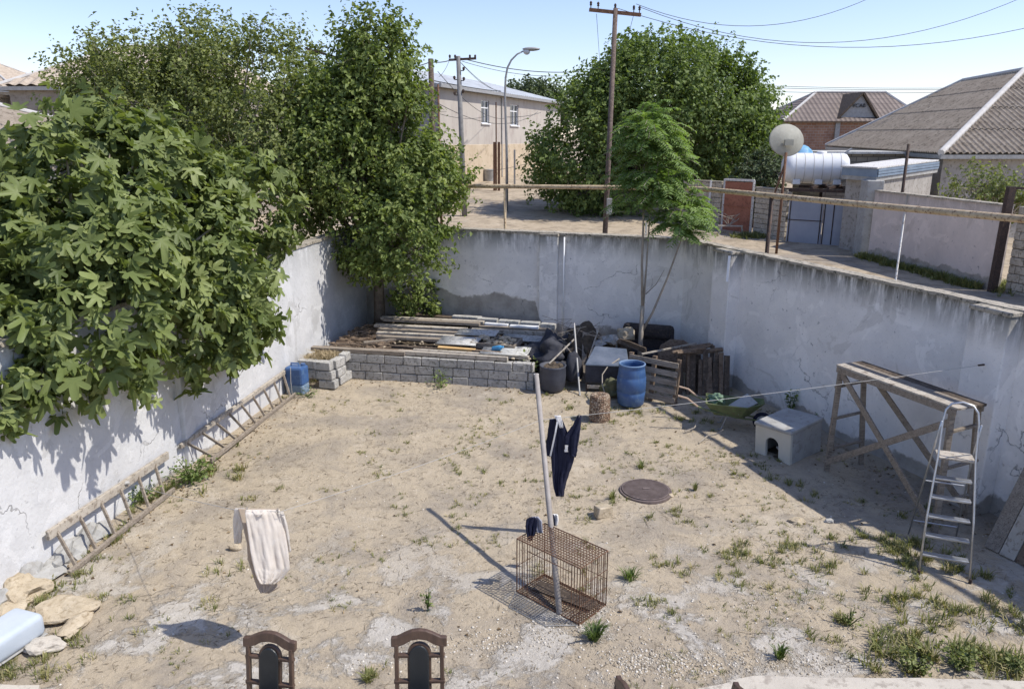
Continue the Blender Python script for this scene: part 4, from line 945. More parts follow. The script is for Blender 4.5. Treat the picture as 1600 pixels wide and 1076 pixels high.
tree('street_tree', 'big round dark green tree beyond the street behind the rusty power pole', 'tree',
     [(7.9, 40.5, 6.0, 4.6, 4.6, 3.7), (4.4, 39.8, 4.6, 3.0, 3.2, 3.1), (10.2, 40, 5.6, 2.6, 3.2, 2.8), (6.6, 40, 7.2, 2.4, 2.6, 2.2)],
     [(7.2, 41, 1.6), (7.2, 41, 3.2), (7.3, 40.8, 5.2)], 4400, 20, .19, M['leaf_c'], M['bark'], (.7, 1.7), .2, .55, trunk_r=.35, limbs=60, inner=.72, clumpf=.42, pnoise=.85)
tree('hedge', 'dark ivy-like shrub behind the satellite dish, left of the water tank', 'shrub', [(10.9, 34.3, 3.5, 1.2, .8, 1.3)], [(10.9, 34.4, 1.4), (10.9, 34.3, 3.)], 260, 18, .13, M['leaf_far'], M['bark'], (.2, .5), .12, .2, trunk_r=.06, limbs=10)
tree('garden_bush', 'sunny green bush showing over the top of the pink street wall', 'bush', [(15.1, 25., 3.75, .95, .8, .85), (16.3, 25.2, 3.7, .7, .7, .8)], [(15.5, 25, 1.4), (15.5, 25, 3.)], 230, 18, .11, M['leaf_a'], M['bark_pale'], (.3, .75), .10, .7, trunk_r=.06, limbs=16)
tree('distant_tree', 'small hazy tree beyond the far end of the two-storey building roof', 'tree', [(2.3, 110, 10.4, 3.6, 3, 2.6), (-.6, 110, 9.6, 2.0, 2, 1.5), (5, 112, 9, 3, 3, 3)], [(2.3, 110, 2.9), (2.3, 110, 9)], 420, 22, .5, M['leaf_far'], M['bark'], (.8, 1.6), .5, .4, trunk_r=.4, limbs=10)
tree('corner_shrub', 'dark shrub growing in the shade of the yard corner behind the planks', 'shrub', [(-2.6, 20.3, 1.1, .55, .35, .6)], [(-2.6, 20.35, .0), (-2.6, 20.3, 1.)], 70, 14, .12, M['leaf_b'], M['bark'], (.15, .4), .1, .3, trunk_r=.03, limbs=8, twigs=False)
# young tree of heaven with feathery fronds
def frond_tree():
    base = Vector((3.05, 17.25, 0)); t = thing('young_tree', 'slender young tree with feathery drooping fronds in front of the back wall', 'tree', base)
    A = [(3.05, 17.25, 0), (3.04, 17.25, .8), (3.05, 17.25, 1.65)]
    f1 = [(3.05, 17.25, 1.6), (2.99, 17.25, 2.6), (2.97, 17.2, 3.6), (2.9, 17.2, 5.4)]; f2 = [(3.06, 17.25, 1.55), (3.10, 17.3, 2.4), (3.14, 17.4, 3.6), (3.3, 17.4, 5.2)]
    f3 = [(3.05, 17.25, 1.0), (3.28, 17.2, 1.5), (3.55, 17.1, 2.3), (3.8, 17.0, 3.2), (3.95, 16.95, 4.0)]; f4 = [(3.14, 17.4, 1.9), (3.35, 17.3, 2.15), (3.5, 17.2, 2.5)]
    m = MB(); m.tube(A, [.075, .06, .05], 10); obj('trunk', m, M['bark_pale'], t, world=True, smooth=True)
    for f, r in ((f1, .036), (f2, .028), (f3, .034), (f4, .014)): m = MB(); m.tube(f, list(np.linspace(r, r * .4, len(f))), 8); obj('stem', m, M['bark_pale'], t, world=True, smooth=True)
    # fronds
    ell = np.array([(3.0, 17.2, 5.35, .6, .6, .95), (3.25, 17.15, 4.5, .75, .7, 1.2), (3.78, 16.95, 3.65, .5, .55, .85), (2.75, 17.3, 4.1, .4, .5, .8)])
    w_ = np.array([.38, .3, .22, .1]); C = []; Nn = []; U = []; Sz = []; Rn = []; lines = MB()
    for k in range(560):
        e = ell[rng.choice(4, p=w_)]; d = unit(rng.normal(size=3)); d[2] = d[2] * .8 + .15; p = e[:3] + d * e[3:6] * rng.uniform(.35, .8)
        h = unit(np.array([d[0] + rng.normal() * .3, d[1] + rng.normal() * .3, .25 + .4 * max(d[2], 0)])); L = rng.uniform(.36, .66); rv = rng.random()
        side = unit(np.cross(h, np.array([0, 0, 1.]))); prev = None
        for q in range(11):
            s = (q + .6) / 11; c = p + h * L * s + np.array([0, 0, -.55 * L * s * s])
            tan = unit(h + np.array([0, 0, -1.1 * s])); nn_ = unit(np.cross(side, tan)); nn_ = nn_ if nn_[2] > 0 else -nn_
            for sg in (-1, 1):
                C.append(c); U.append(unit(side * sg + tan * .35 + np.array([0, 0, -.45]))); Nn.append(unit(nn_ + rng.normal(size=3) * .15)); Sz.append((.155 if s < .8 else .11) * rng.uniform(.85, 1.15)); Rn.append(rv * .6 + rng.random() * .4)
        if k % 2 == 0: lines.tube([Vector(p) - Vector(h) * .02, Vector(p + h * L * .5 + np.array([0, 0, -.14 * L])), Vector(p + h * L + np.array([0, 0, -.55 * L]))], .006, 3, cap=False)
    tv = np.array([(0, 0, 0), (-.14, .35, .02), (0, 1, -.12), (.14, .35, .02)])
    leaves('crown', np.array(C), np.array(Nn), np.array(U), np.array(Sz), tv, T_SMALL[1], M['leaf_ail'], t, np.array(Rn))
    obj('leaf_stalks', lines, M['bark_pale'], t, world=True)
frond_tree()

# ---------------------------------------------------------------- weeds and grass
def blades(P, n, h, spread, lean):
    """P: tuft centres (K,3); returns verts/faces/rnd of thin bent blades"""
    K = len(P); c = np.repeat(P, n, 0); N_ = len(c); a = rng.random(N_) * 6.283; hh = np.repeat(h, n) * rng.uniform(.5, 1.15, N_)
    off = np.stack([np.cos(a), np.sin(a), np.zeros(N_)], 1); b = c + off * (rng.random(N_) * np.repeat(spread, n))[:, None]
    wd = np.stack([-np.sin(a), np.cos(a), np.zeros(N_)], 1) * (hh * .042 + .0018)[:, None]
    l = lean * rng.uniform(.4, 1.3, N_); m1 = b + off * (hh * l * .35)[:, None] + np.array([0, 0, 1]) * (hh * .6)[:, None]; tp = b + off * (hh * l)[:, None] + np.array([0, 0, 1]) * (hh * rng.uniform(.6, 1.0, N_))[:, None]
    V_ = np.stack([b - wd, b + wd, m1 + wd * .8, m1 - wd * .8, tp], 1).reshape(-1, 3); i = (np.arange(N_) * 5)[:, None, None]
    F = np.concatenate([(np.array([[0, 1, 2], [0, 2, 3], [3, 2, 4]])[None] + i)]).reshape(-1, 3)
    r = np.repeat(np.repeat(rng.random(K) * .7, n) + rng.random(N_) * .3, 5); return V_, F, r
def inside(x, y): return LX(y) + .12 < x < RX(y) - .15 and y < BY(x) - .15
def yz(x, y): return yard_h(x, y) - .004
pts_ = []
def zone(px, py, rx, ry, n, hmin=.04, hmax=.10):
    c = G(px, py); subs = [(random.gauss(0, rx), random.gauss(0, ry), random.uniform(.03, .09)) for _ in range(max(2, n // 9))]
    for _ in range(int(n * .62)):
        s_ = random.choice(subs); x = c.x + s_[0] + random.gauss(0, s_[2]); y = c.y + s_[1] + random.gauss(0, s_[2])
        if inside(x, y) and y > 6.2: pts_.append((x, y, random.uniform(hmin, hmax)))
for _ in range(11000):
    y = random.uniform(6.4, 20); x = random.uniform(LX(y), RX(y)); nz = noise.noise(Vector((x * .7, y * .7, 2))) + .6 * noise.noise(Vector((x * 2.6, y * 2.6, 7)))
    right = 1 if x > .8 else .45
    if inside(x, y) and nz > .42 - .22 * right + (.18 if x < -1 else 0): pts_.append((x, y, .018 + .05 * random.random() ** 2.2))
Z = [(1420, 930, .35, .25, 60, .04, .12), (1400, 870, .4, .35, 90, .05, .13), (1500, 1020, .45, .2, 130, .05, .17), (1590, 1040, .35, .25, 120, .06, .2), (1440, 1010, .3, .2, 100, .05, .18), (1385, 850, .3, .2, 80, .05, .12), (1430, 860, .3, .3, 110, .05, .14),
     (1240, 860, .3, .2, 60, .03, .09), (1160, 870, .35, .3, 70, .04, .11), (1040, 830, .25, .25, 30, .04, .1), (1010, 880, .2, .2, 26, .05, .11), (1100, 790, .4, .5, 50, .03, .08), (1180, 730, .4, .3, 60, .03, .09), (1250, 750, .3, .2, 50, .03, .09),
     (1500, 880, .3, .3, 70, .04, .13), (1330, 960, .2, .15, 25, .05, .12), (1560, 960, .3, .2, 60, .05, .14), (1460, 960, .35, .25, 90, .05, .13), (1060, 655, .4, .3, 70, .04, .12), (1000, 640, .6, .25, 90, .03, .08), (900, 625, .5, .2, 60, .03, .09), (760, 625, 1.6, .15, 60, .03, .08),
     (90, 915, .25, .2, 90, .04, .13), (160, 860, .15, .3, 70, .04, .10), (210, 800, .12, .5, 90, .04, .12), (250, 770, .15, .3, 70, .05, .14), (30, 950, .2, .15, 60, .05, .12), (90, 1000, .12, .1, 40, .04, .10), (40, 1050, .3, .12, 90, .05, .11), (20, 1030, .2, .15, 40, .05, .1), (160, 935, .2, .08, 22, .04, .09), (320, 745, .25, .3, 60, .06, .18), (360, 680, .1, .8, 60, .04, .10), (430, 620, .12, .8, 50, .04, .10), (500, 600, .4, .15, 40, .04, .1),
     (370, 880, .2, .15, 22, .05, .10), (320, 950, .1, .1, 14, .05, .11), (210, 965, .12, .1, 14, .04, .08), (580, 1060, .1, .06, 16, .04, .10), (400, 785, .15, .12, 14, .04, .09), (600, 740, .5, .5, 26, .03, .07), (480, 770, .3, .3, 20, .03, .07), (700, 700, .6, .6, 30, .03, .07), (640, 820, .9, .6, 60, .02, .06), (760, 760, .9, .7, 110, .02, .08), (700, 760, .7, .6, 70, .02, .07), (1000, 700, .8, .7, 70, .02, .08), (560, 700, .9, .9, 60, .02, .06), (820, 700, .8, .8, 80, .02, .07), (900, 740, .7, .6, 60, .02, .07), (1120, 850, .8, .6, 110, .03, .10), (1220, 900, .9, .5, 110, .03, .10), (1330, 880, .7, .4, 80, .03, .11), (1050, 940, .6, .3, 40, .02, .08), (1380, 1000, .5, .2, 70, .03, .12), (1330, 790, .5, .3, 50, .03, .1), (500, 900, .6, .4, 40, .02, .06), (720, 640, 1.4, .5, 70, .02, .07)]
for z in Z: zone(*z)
P = np.array([(x, y, yz(x, y)) for x, y, h in pts_]); hs = np.array([p[2] for p in pts_])
V_, F_2, r_2 = blades(P, 11, hs, hs * .45 + .01, .75)
tag(npmesh('grass', V_, F_2, M['grass'], None, r_2), 'patchy green and yellow weeds over the sandy yard', 'grass', kind='stuff')
# dry straw and litter lying flat
n = 7500; xs, ys = [], []
while len(xs) < n:
    y = random.uniform(6.3, 17); x = random.uniform(LX(y), RX(y))
    if inside(x, y) and noise.noise(Vector((x * .8, y * .8, 9))) > random.uniform(-.45, .25): xs.append(x); ys.append(y)
P = np.array([(x, y, yard_h(x, y) + .004) for x, y in zip(xs, ys)]); V_, F_2, r_2 = blades(P, 2, rng.uniform(.02, .07, n), np.full(n, .02), 1.6)
zc = np.repeat(P[:, 2], 10); V_[:, 2] = zc + (V_[:, 2] - zc) * .18
tag(npmesh('dry_litter', V_, F_2, simple('litter', (.13, .10, .07), (.26, .21, .14), 20), None), 'thin dry stalks and litter scattered on the sand', 'litter', kind='stuff')
# dead leaves blown against the walls
dl = []
while len(dl) < 1500:
    q = random.random()
    if q < .4: y = random.uniform(7.5, 20); x = LX(y) + .15 + abs(random.gauss(0, .35))
    elif q < .7: y = random.uniform(6.5, 15); x = RX(y) - .2 - abs(random.gauss(0, .5))
    elif q < .85: x = random.uniform(-4.3, 1.5); y = 16.7 - .19 * x - 0.9 * 0 - abs(random.gauss(0, .3)) - .5
    else: y = random.uniform(7, 16); x = random.uniform(LX(y), RX(y))
    if inside(x, y): dl.append((x, y, yard_h(x, y) + .008))
dl = np.array(dl); k = len(dl)
tag(leaves('dead_leaves', dl, unit(rng.normal(size=(k, 3)) * .3 + np.array([0, 0, 1.])), unit(rng.normal(size=(k, 3)) * np.array([1, 1, .1])), rng.uniform(.025, .07, k), T_SMALL[0], T_SMALL[1], leafmat('dead_leaf', (.09, .06, .035), (.20, .14, .08), (.36, .28, .17), .05, .9), None), 'dry brown leaves blown along the foot of the walls', 'leaves', kind='stuff')
# pebbles
def pebbles(name, label, pts, smin, smax, mat, flat=.6):
    K = len(pts); ico = np.array([(0, 0, 1), (.9, 0, .3), (.28, .85, .3), (-.73, .53, .3), (-.73, -.53, .3), (.28, -.85, .3), (.6, .5, -.4), (-.3, .75, -.4), (-.8, 0, -.4), (-.3, -.75, -.4), (.6, -.5, -.4)])
    f = np.array([(0, 1, 2), (0, 2, 3), (0, 3, 4), (0, 4, 5), (0, 5, 1), (1, 6, 2), (2, 7, 3), (3, 8, 4), (4, 9, 5), (5, 10, 1), (2, 6, 7), (3, 7, 8), (4, 8, 9), (5, 9, 10), (1, 10, 6)])
    s = smin + (smax - smin) * rng.random(K) ** 3; a = rng.random(K) * 6.28; v = ico[None] * rng.uniform(.65, 1.25, (K, 11, 3)); ca, sa = np.cos(a)[:, None], np.sin(a)[:, None]
    v = v * np.stack([np.ones(K), rng.uniform(.6, 1, K), np.full(K, flat)], 1)[:, None]
    x = v[..., 0] * ca - v[..., 1] * sa; y = v[..., 0] * sa + v[..., 1] * ca; v = np.stack([x, y, v[..., 2]], -1) * s[:, None, None] + np.array(pts)[:, None]
    return tag(npmesh(name, v.reshape(-1, 3), (f[None] + (np.arange(K) * 11)[:, None, None]).reshape(-1, 3), mat, None, np.repeat(rng.random(K), 11)), label, 'gravel', kind='stuff')
M['pebble'] = leafmat('pebble_stone', (.24, .20, .15), (.42, .37, .29), (.66, .62, .55), .0, .95)
pp = []
for _ in range(4500):
    y = 6.2 + 11 * random.random() ** 1.6; x = random.uniform(LX(y), RX(y))
    if inside(x, y): pp.append((x, y, yard_h(x, y)))
def pz(px, py, rx, ry, n):
    c = G(px, py)
    for _ in range(n):
        x, y = c.x + random.gauss(0, rx), c.y + random.gauss(0, ry)
        if inside(x, y): pp.append((x, y, yard_h(x, y) + .002))
for z in ((1010, 1035, .33, .14, 1500), (1130, 1035, .3, .12, 500), (1260, 1035, .3, .08, 400), (850, 990, .5, .15, 700), (720, 1010, .4, .12, 500), (950, 960, .4, .25, 300), (1200, 950, .6, .4, 400), (560, 1040, .5, .08, 200)): pz(*z)
pebbles('gravel', 'small pale stones and lime crumbs scattered over the sand', pp, .005, .022, M['pebble'])
# individual leafy weeds
def weed(label, p, h, w_, n=60, ls=.05, mat='leaf_c', upr=.6, stems=7, cat='plant', name='weed_plant'):
    t = thing(name, label, cat, (p.x, p.y, yard_h(p.x, p.y))); C = []; St = MB()
    for s in range(stems):
        a = rng.random() * 6.28; e = np.array([math.cos(a) * w_ * rng.random() ** .5, math.sin(a) * w_ * rng.random() ** .5, h * rng.uniform(.55, 1)])
        St.tube([Vector((0, 0, 0)), Vector(e * .5 + np.array([0, 0, h * .12])), Vector(e)], [.006, .005, .003], 4, cap=False)
        for k in range(n // stems): f = rng.uniform(.15, 1.05); C.append(e * f + rng.normal(size=3) * w_ * .13)
    C = np.array(C); C[:, 2] = np.maximum(C[:, 2], .01); nn_ = unit(rng.normal(size=C.shape) * .5 + np.array([0, 0, .9])); uu = unit(C * np.array([1, 1, .3]) + rng.normal(size=C.shape) * .05 + np.array([0, 0, h * upr * .3]))
    s, l, n3 = frames(nn_, uu); sz = ls * rng.uniform(.6, 1.3, len(C)); tv, tf = T_SMALL
    Pv = C[:, None] + sz[:, None, None] * (tv[None, :, 0:1] * s[:, None] + tv[None, :, 1:2] * l[:, None] + tv[None, :, 2:3] * n3[:, None])
    npmesh('leaves', Pv.reshape(-1, 3), (tf[None] + (np.arange(len(C)) * 4)[:, None, None]).reshape(-1, 3), M[mat], t, np.repeat(rng.random(len(C)), 4)); obj('stems', St, M['leaf_c'], t)
    return t
def grass_plant(label, p, h, n=60, sp=.05, mat='grass', lean=.6):
    P = np.array([(0, 0, 0.)]); V_, F, r = blades(P, n, np.array([h]), np.array([sp]), lean); o = npmesh('grass_tuft', V_, F, M[mat], None, r * .6); o.location = (p.x, p.y, yard_h(p.x, p.y)); return tag(o, label, 'grass')
weed('tall leafy weed growing against the shaded wall behind the kennel', G(1238, 655) + Vector((0, .1, 0)), .62, .12, 110, .07, stems=5)
weed('small weed on the shaded wall foot right of the kennel weed', G(1272, 668), .35, .08, 30, .05, stems=3)
weed('dark leafy weed clump at the wall between the two long wooden ladders', G(300, 752), .38, .42, 420, .06, stems=26)
weed('leafy weed clump under the middle rungs of the near wooden ladder', G(222, 782), .28, .28, 220, .05, stems=16)
weed('straggly upright weed on the sand below the middle of the yard', G(669, 955), .32, .07, 46, .045, stems=4)
weed('dense bushy weed right of the terrace, at the lower right corner', G(1500, 1040), .24, .24, 260, .05, 'leaf_a', stems=26)
weed('bright green bushy weed at the bottom right, nearest the picture edge', G(1430, 1045), .2, .2, 220, .045, 'leaf_a', stems=20)
weed('green weed bush on the ground at the right edge above the corner', G(1585, 1048), .2, .16, 150, .045, 'leaf_a', stems=16)
weed('creeping weed at the foot of the low block wall', G(690, 606), .35, .35, 110, .06, stems=10)
weed('leafy creeper at the right end of the low block wall beside the dark bin', G(824, 600), .75, .22, 240, .08, 'leaf_b', stems=12)
weed('small green weed tuft by the blue canister and block stack', G(480, 620), .16, .25, 90, .04, stems=10)
weed('thin branching weed on the sand right of the cage', G(1328, 975), .2, .14, 60, .035, 'leaf_a', stems=8)
grass_plant('spiky blue-green grass tuft in front of the cage', G(928, 998), .19, 110, .07, 'leaf_c', .75)
grass_plant('spiky grass tuft on pale gravel near the bottom edge, right of centre', G(1218, 1026), .17, 70, .05, 'leaf_c', .6)
grass_plant('small grass tuft between the chairs at the bottom edge', G(575, 1062), .11, 70, .06, 'grass', .8)
grass_plant('small upright grass tuft right of the manhole cover', G(1086, 765), .17, 34, .03, 'grass', .5)
grass_plant('grass tuft standing left of the weedy patch, right of the cage top', G(985, 905), .15, 70, .09, 'leaf_c', .8)
grass_plant('short grass tuft above the manhole cover', G(1002, 730), .15, 40, .08, 'grass', .8)
grass_plant('grass tuft just above the stone beside the manhole cover', G(957, 780), .14, 40, .06, 'grass', .6)
# scrub along the foot of the pink wall and street weeds
sp_ = []
for _ in range(900):
    k = random.random(); q = Vector((12.45, 26.6)).lerp(Vector((13.1, 20.6)), k) + Vector((-.1 - abs(random.gauss(0, .16)), 0)); sp_.append((q.x, q.y, 1.38))
for _ in range(260): q = G(1180 + random.gauss(0, 16), 372 + random.gauss(0, 1.5), 1.42); sp_.append((q.x, q.y + .25, 1.42))
for _ in range(400): q = G(random.gauss(815, 25), random.gauss(268, 3), 2.4); sp_.append((q.x, q.y, street_z(q.x, q.y)))
for _ in range(260): q = G(random.gauss(1590, 18), random.gauss(450, 5), 1.4); sp_.append((q.x, q.y, 1.38))
sp_ = np.array(sp_); V_, F_2, r_2 = blades(sp_, 9, rng.uniform(.08, .3, len(sp_)), np.full(len(sp_), .07), .7)
tag(npmesh('street_weeds', V_, F_2, M['grass'], None, r_2 * .8), 'low scrubby weeds along the foot of the street walls', 'weeds', kind='stuff')
# ================================================================ YARD OBJECTS
# ---- low block wall platform with planks
PA, PB = Vector((-4.62, 17.05)), Vector((.48, 16.0)); pd = (PB - PA).normalized(); pn = Vector((-pd.y, pd.x)); PL = (PB - PA).length
PP = lambda s, o, z: Vector((PA.x + pd.x * s + pn.x * o, PA.y + pd.y * s + pn.y * o, z))
t = thing('low_block_wall', 'low wall of three courses of grey limestone blocks carrying the heap of planks', 'wall', (PA.x, PA.y, 0))
m, j = MB(), MB(); block_face(m, j, PA, PB, -.02, .60, 1, .42, .205, .2, .016, .012); block_face(m, j, PB - pd * .2, PB - pd * .2 + pn * 3.2, -.02, .58, 1, .42, .205, .2)
obj('blocks', m, M['limestone'], t, world=True, bevel=.012); obj('joints', j, M['mortar'], t, world=True)
m = MB(); base = []
nu, nv = 40, 24
for jx in range(nv + 1):
    for i in range(nu + 1):
        s = .1 + (PL - .45) * i / nu; x = PP(s, 0, 0).x; o_max = (BY(x) - PP(s, 0, 0).y) * .95
        o = .15 + (o_max - .15) * jx / nv; p = PP(s, o, 0); m.v.append((p.x, p.y, .50 + .09 * noise.noise(Vector((p.x * 2, p.y * 2, 1))) + .05 * noise.noise(Vector((p.x * 6, p.y * 6, 4)))))
m.f = [(a * (nu + 1) + i, a * (nu + 1) + i + 1, (a + 1) * (nu + 1) + i + 1, (a + 1) * (nu + 1) + i) for a in range(nv) for i in range(nu)]
obj('soil_fill', m, M['soil'], t, world=True)
def plank(label, s0, o0, s1, o1, z, w_, h, mat, grp='planks on the low block wall', name='plank', cat='plank', j=.006):
    m = MB(); k = 6; a, b = PP(s0, o0, z), PP(s1, o1, z)
    for q in range(1): m.bar(a, b, w_, h, j=j)
    return tag(obj(name, m, M[mat], bevel=.006), label, cat, grp)
plank('long dark weathered edge board lying along the front of the block wall top, left half', -.1, .06, 2.2, .10, .655, .16, .10, 'wood')
plank('long pale edge beam along the front of the block wall top, right half', 2.0, .14, 4.6, .10, .66, .12, .09, 'wood_pale')
plank('narrow grey beam second from the front edge, ending at the right corner', 2.3, .35, 5.05, .28, .66, .10, .08, 'wood_pale')
for k, (o, s0, s1, z, mt, w_) in enumerate(((1.25, 1.05, 3.0, .70, 'wood', .13), (1.50, .95, 3.0, .73, 'wood_pale', .11), (1.74, .9, 3.05, .76, 'wood', .14), (2.02, .7, 3.15, .79, 'wood_pale', .13), (2.50, .75, 3.35, .83, 'wood', .12), (2.75, .6, 3.4, .82, 'wood_pale', .15))):
    plank(('front', 'second', 'third', 'fourth', 'fifth', 'rearmost')[k] + ' beam of the long parallel bundle on the left half of the block platform', s0, o, s1, o + .02, z - .01, w_ + .03, .07, mt)
plank('dark board sloping at the left end of the plank heap', .3, .5, 1.5, .9, .64, .16, .05, 'wood_dark')
plank('short crooked board on the dark debris at the left of the platform', .9, .75, 1.6, 1.25, .66, .10, .05, 'wood')
plank('dark beam in the front gap between bundle and sheets', 1.6, .62, 2.9, .58, .64, .14, .08, 'wood_dark')
plank('thin dark board lying behind the front edge board', 1.3, .38, 2.6, .42, .62, .12, .05, 'wood_brown')
plank('long rear beam on the right side before the greenish blocks', 3.1, 2.55, 5.15, 2.6, .72, .12, .1, 'wood')
plank('second rear beam on the right side of the platform', 3.2, 2.25, 5.2, 2.3, .72, .12, .09, 'wood_pale')
plank('dark rear beam lying against the shaded wall foot at left', .9, 3.6, 3.2, 3.4, .70, .22, .10, 'wood_dark')
plank('yellow-orange board near the front edge of the platform', 2.85, .52, 3.75, .48, .71, .13, .06, 'yellow_board')
plank('brown split board right of the yellow board', 3.7, .46, 4.4, .38, .70, .10, .06, 'wood_brown')
def sheet(label, s0, o0, s1, o1, z, rz, mat='asbestos', per=.16):
    p = [PP(s0, o0, z), PP(s1, o0 + .02, z), PP(s1, o1, z + .02), PP(s0, o1, z + .03)]; u = PP(0, 1, 0) - PP(0, 0, 0)
    m = corr(p, u, per, .022, over=0); return tag(obj('corrugated_sheet', m, M[mat], smooth=True, solid=.012), label, 'sheet', 'corrugated sheets on the platform')
sheet('pale corrugated fibre-cement sheet in the middle of the platform front', 2.75, .62, 3.7, 1.35, .76, 0)
sheet('grey corrugated sheet lying on the front right of the platform', 3.9, .2, 5.0, .9, .70, 0)
sheet('whitish corrugated sheet behind the rubble tray', 3.0, 1.4, 4.0, 1.95, .80, 0)
sheet('dusty grey corrugated sheet at the right rear of the platform', 4.1, 1.5, 5.1, 2.1, .69, 0)
for k, (s, o, w_, mt, lb) in enumerate(((2.85, 3.15, .8, 'limestone', 'leftmost greenish block of the rear row on the platform'), (3.45, 3.02, .55, 'limestone', 'second greenish block from the left in the rear row on the platform'), (4.05, 2.92, .55, 'limestone', 'middle greenish block of the rear row on the platform'), (4.62, 2.85, .5, 'concrete', 'second block from the right in the rear row on the platform'), (5.1, 2.75, .38, 'limestone', 'rightmost block of the rear row on the platform'),
                                       (3.75, 2.72, .62, 'white_plastic', 'left of two white slabs lying before the rear block row'), (4.5, 2.62, .75, 'white_plastic', 'right of two white slabs lying before the rear block row'))):
    m = MB(); a = PP(s - w_ / 2, o, .80 if k < 5 else .79); b = PP(s + w_ / 2, o - .03, .80 if k < 5 else .79); m.bar(a, b, .2 if k < 5 else .14, .14 if k < 5 else .06, j=.008); tag(obj('stone_block' if k < 5 else 'white_slab', m, M[mt], bevel=.012), lb, 'block' if k < 5 else 'slab')
# tray with rubble
t = thing('rubble_tray', 'shallow wooden tray full of brownish rubble on the platform', 'tray', PP(4.05, 1.15, .66)); c0_ = PP(4.05, 1.15, .66)
m = MB()
for (a, b) in (((3.55, .85), (4.6, .75)), ((4.6, .75), (4.65, 1.5)), ((4.65, 1.5), (3.6, 1.55)), ((3.6, 1.55), (3.55, .85))): m.bar(PP(*a, .73), PP(*b, .73), .04, .12)
m.bar(PP(3.57, 1.17, .67), PP(4.6, 1.13, .67), .68, .02); obj('tray_frame', m, M['wood'], t, world=True)
m = MB()
for k in range(60): p = PP(random.uniform(3.68, 4.5), random.uniform(.88, 1.45), random.uniform(.72, .81)); r = random.uniform(.04, .10); m.blob(p, (r, r * .8, r * .65), k, 1, .6)
o = obj('rubble', m, M['rock'], t, world=True); tag(o, kind='stuff')
m = MB(); a = PP(4.15, .55, .74); m.lathe([(.001, 0), (.055, .005), (.06, .02), (.06, .2), (.05, .24), (.022, .27), (.022, .31), (.001, .31)], a, 14, Matrix.Rotation(R(70), 3, 'Y') @ Matrix.Rotation(R(30), 3, 'X')); tag(obj('plastic_bottle', m, M['bottle'], smooth=True), 'small bright blue plastic bottle lying in front of the rubble tray', 'bottle')
# loose bark and debris at left
m = MB()
for k in range(230):
    s, o = random.uniform(.05, 1.5), random.uniform(.15, 2.6)
    if s > .9 and o > 1.1: continue
    a = PP(s, o, .60 + random.uniform(0, .07)); an = random.gauss(-.2, .5); l = random.uniform(.08, .32); b = a + Vector((math.cos(an) * l, math.sin(an) * l, random.uniform(-.02, .03))); m.bar(a, b, random.uniform(.03, .09), random.uniform(.015, .035), j=.01)
tag(obj('bark_debris', m, M['wood_brown']), 'dark heap of bark and broken wood at the left end of the platform', 'debris', kind='stuff')
m = MB()
for k in range(120):
    s, o = random.uniform(1.5, 5.1), random.uniform(.1, 2.6); r = random.uniform(.015, .05); m.blob(PP(s, o, .62 + random.uniform(0, .04)), (r, r, r * .6), k, 1, .5)
tag(obj('stone_crumbs', m, M['rock']), 'crumbs of stone and mortar strewn over the platform', 'debris', kind='stuff')
# ---- small stack of loose blocks by the left wall
ca, sa = math.cos(R(-14)), math.sin(R(-14)); Mb = Matrix.Rotation(R(-14), 3, 'Z'); o0 = Vector((-3.95, 16.02, 0))
bl = [((-.20, .10, .10), 0, 'bottom block at the near right corner of the small loose stack'), ((-.10, .50, .10), 90, 'bottom block on the right side of the small stack'),
      ((-.26, .10, .31), 0, 'middle-course block at the front right of the small stack'), ((-.68, .12, .31), 0, 'middle-course block at the front left of the small stack'), ((-.10, .42, .31), 90, 'middle-course block on the right side of the small stack'), ((-.10, .82, .10), 90, 'rear bottom block on the right side of the small stack'),
      ((-.30, .10, .52), 0, 'topmost front right block of the small stack'), ((-.72, .14, .52), 3, 'topmost front left bluish block of the small stack next to the canister'), ((-.12, .40, .52), 88, 'topmost right side block of the small stack'), ((-.10, .78, .56), 94, 'tilted topmost rear block of the small stack'), ((-.60, .62, .31), 0, 'hidden inner block under the dry plants of the small stack'), ((-.60, .60, .10), 0, 'inner bottom block of the small stack')]
for (p, rz, lb) in bl:
    m = MB(); m.box((0, 0, 0), (.40, .19, .19), j=.008); o = obj('stone_block', m, M['limestone'], bevel=.014, origin=False); o.location = o0 + Mb @ Vector(p); o.rotation_euler = (0, 0, R(rz - 14 + random.uniform(-2, 2))); tag(o, lb, 'block', 'loose blocks of the small stack')
dp = np.array([tuple(o0 + Mb @ Vector((random.uniform(-.85, -.2), random.uniform(.2, .95), .55 + random.uniform(0, .05)))) for _ in range(260)]); V_, F_2, r_2 = blades(dp, 6, rng.uniform(.05, .14, 260), np.full(260, .05), 1.5)
tag(npmesh('dry_plants', V_, F_2, M['dry'], None, r_2), 'dry tangled plants lying on the small block stack', 'straw', kind='stuff')
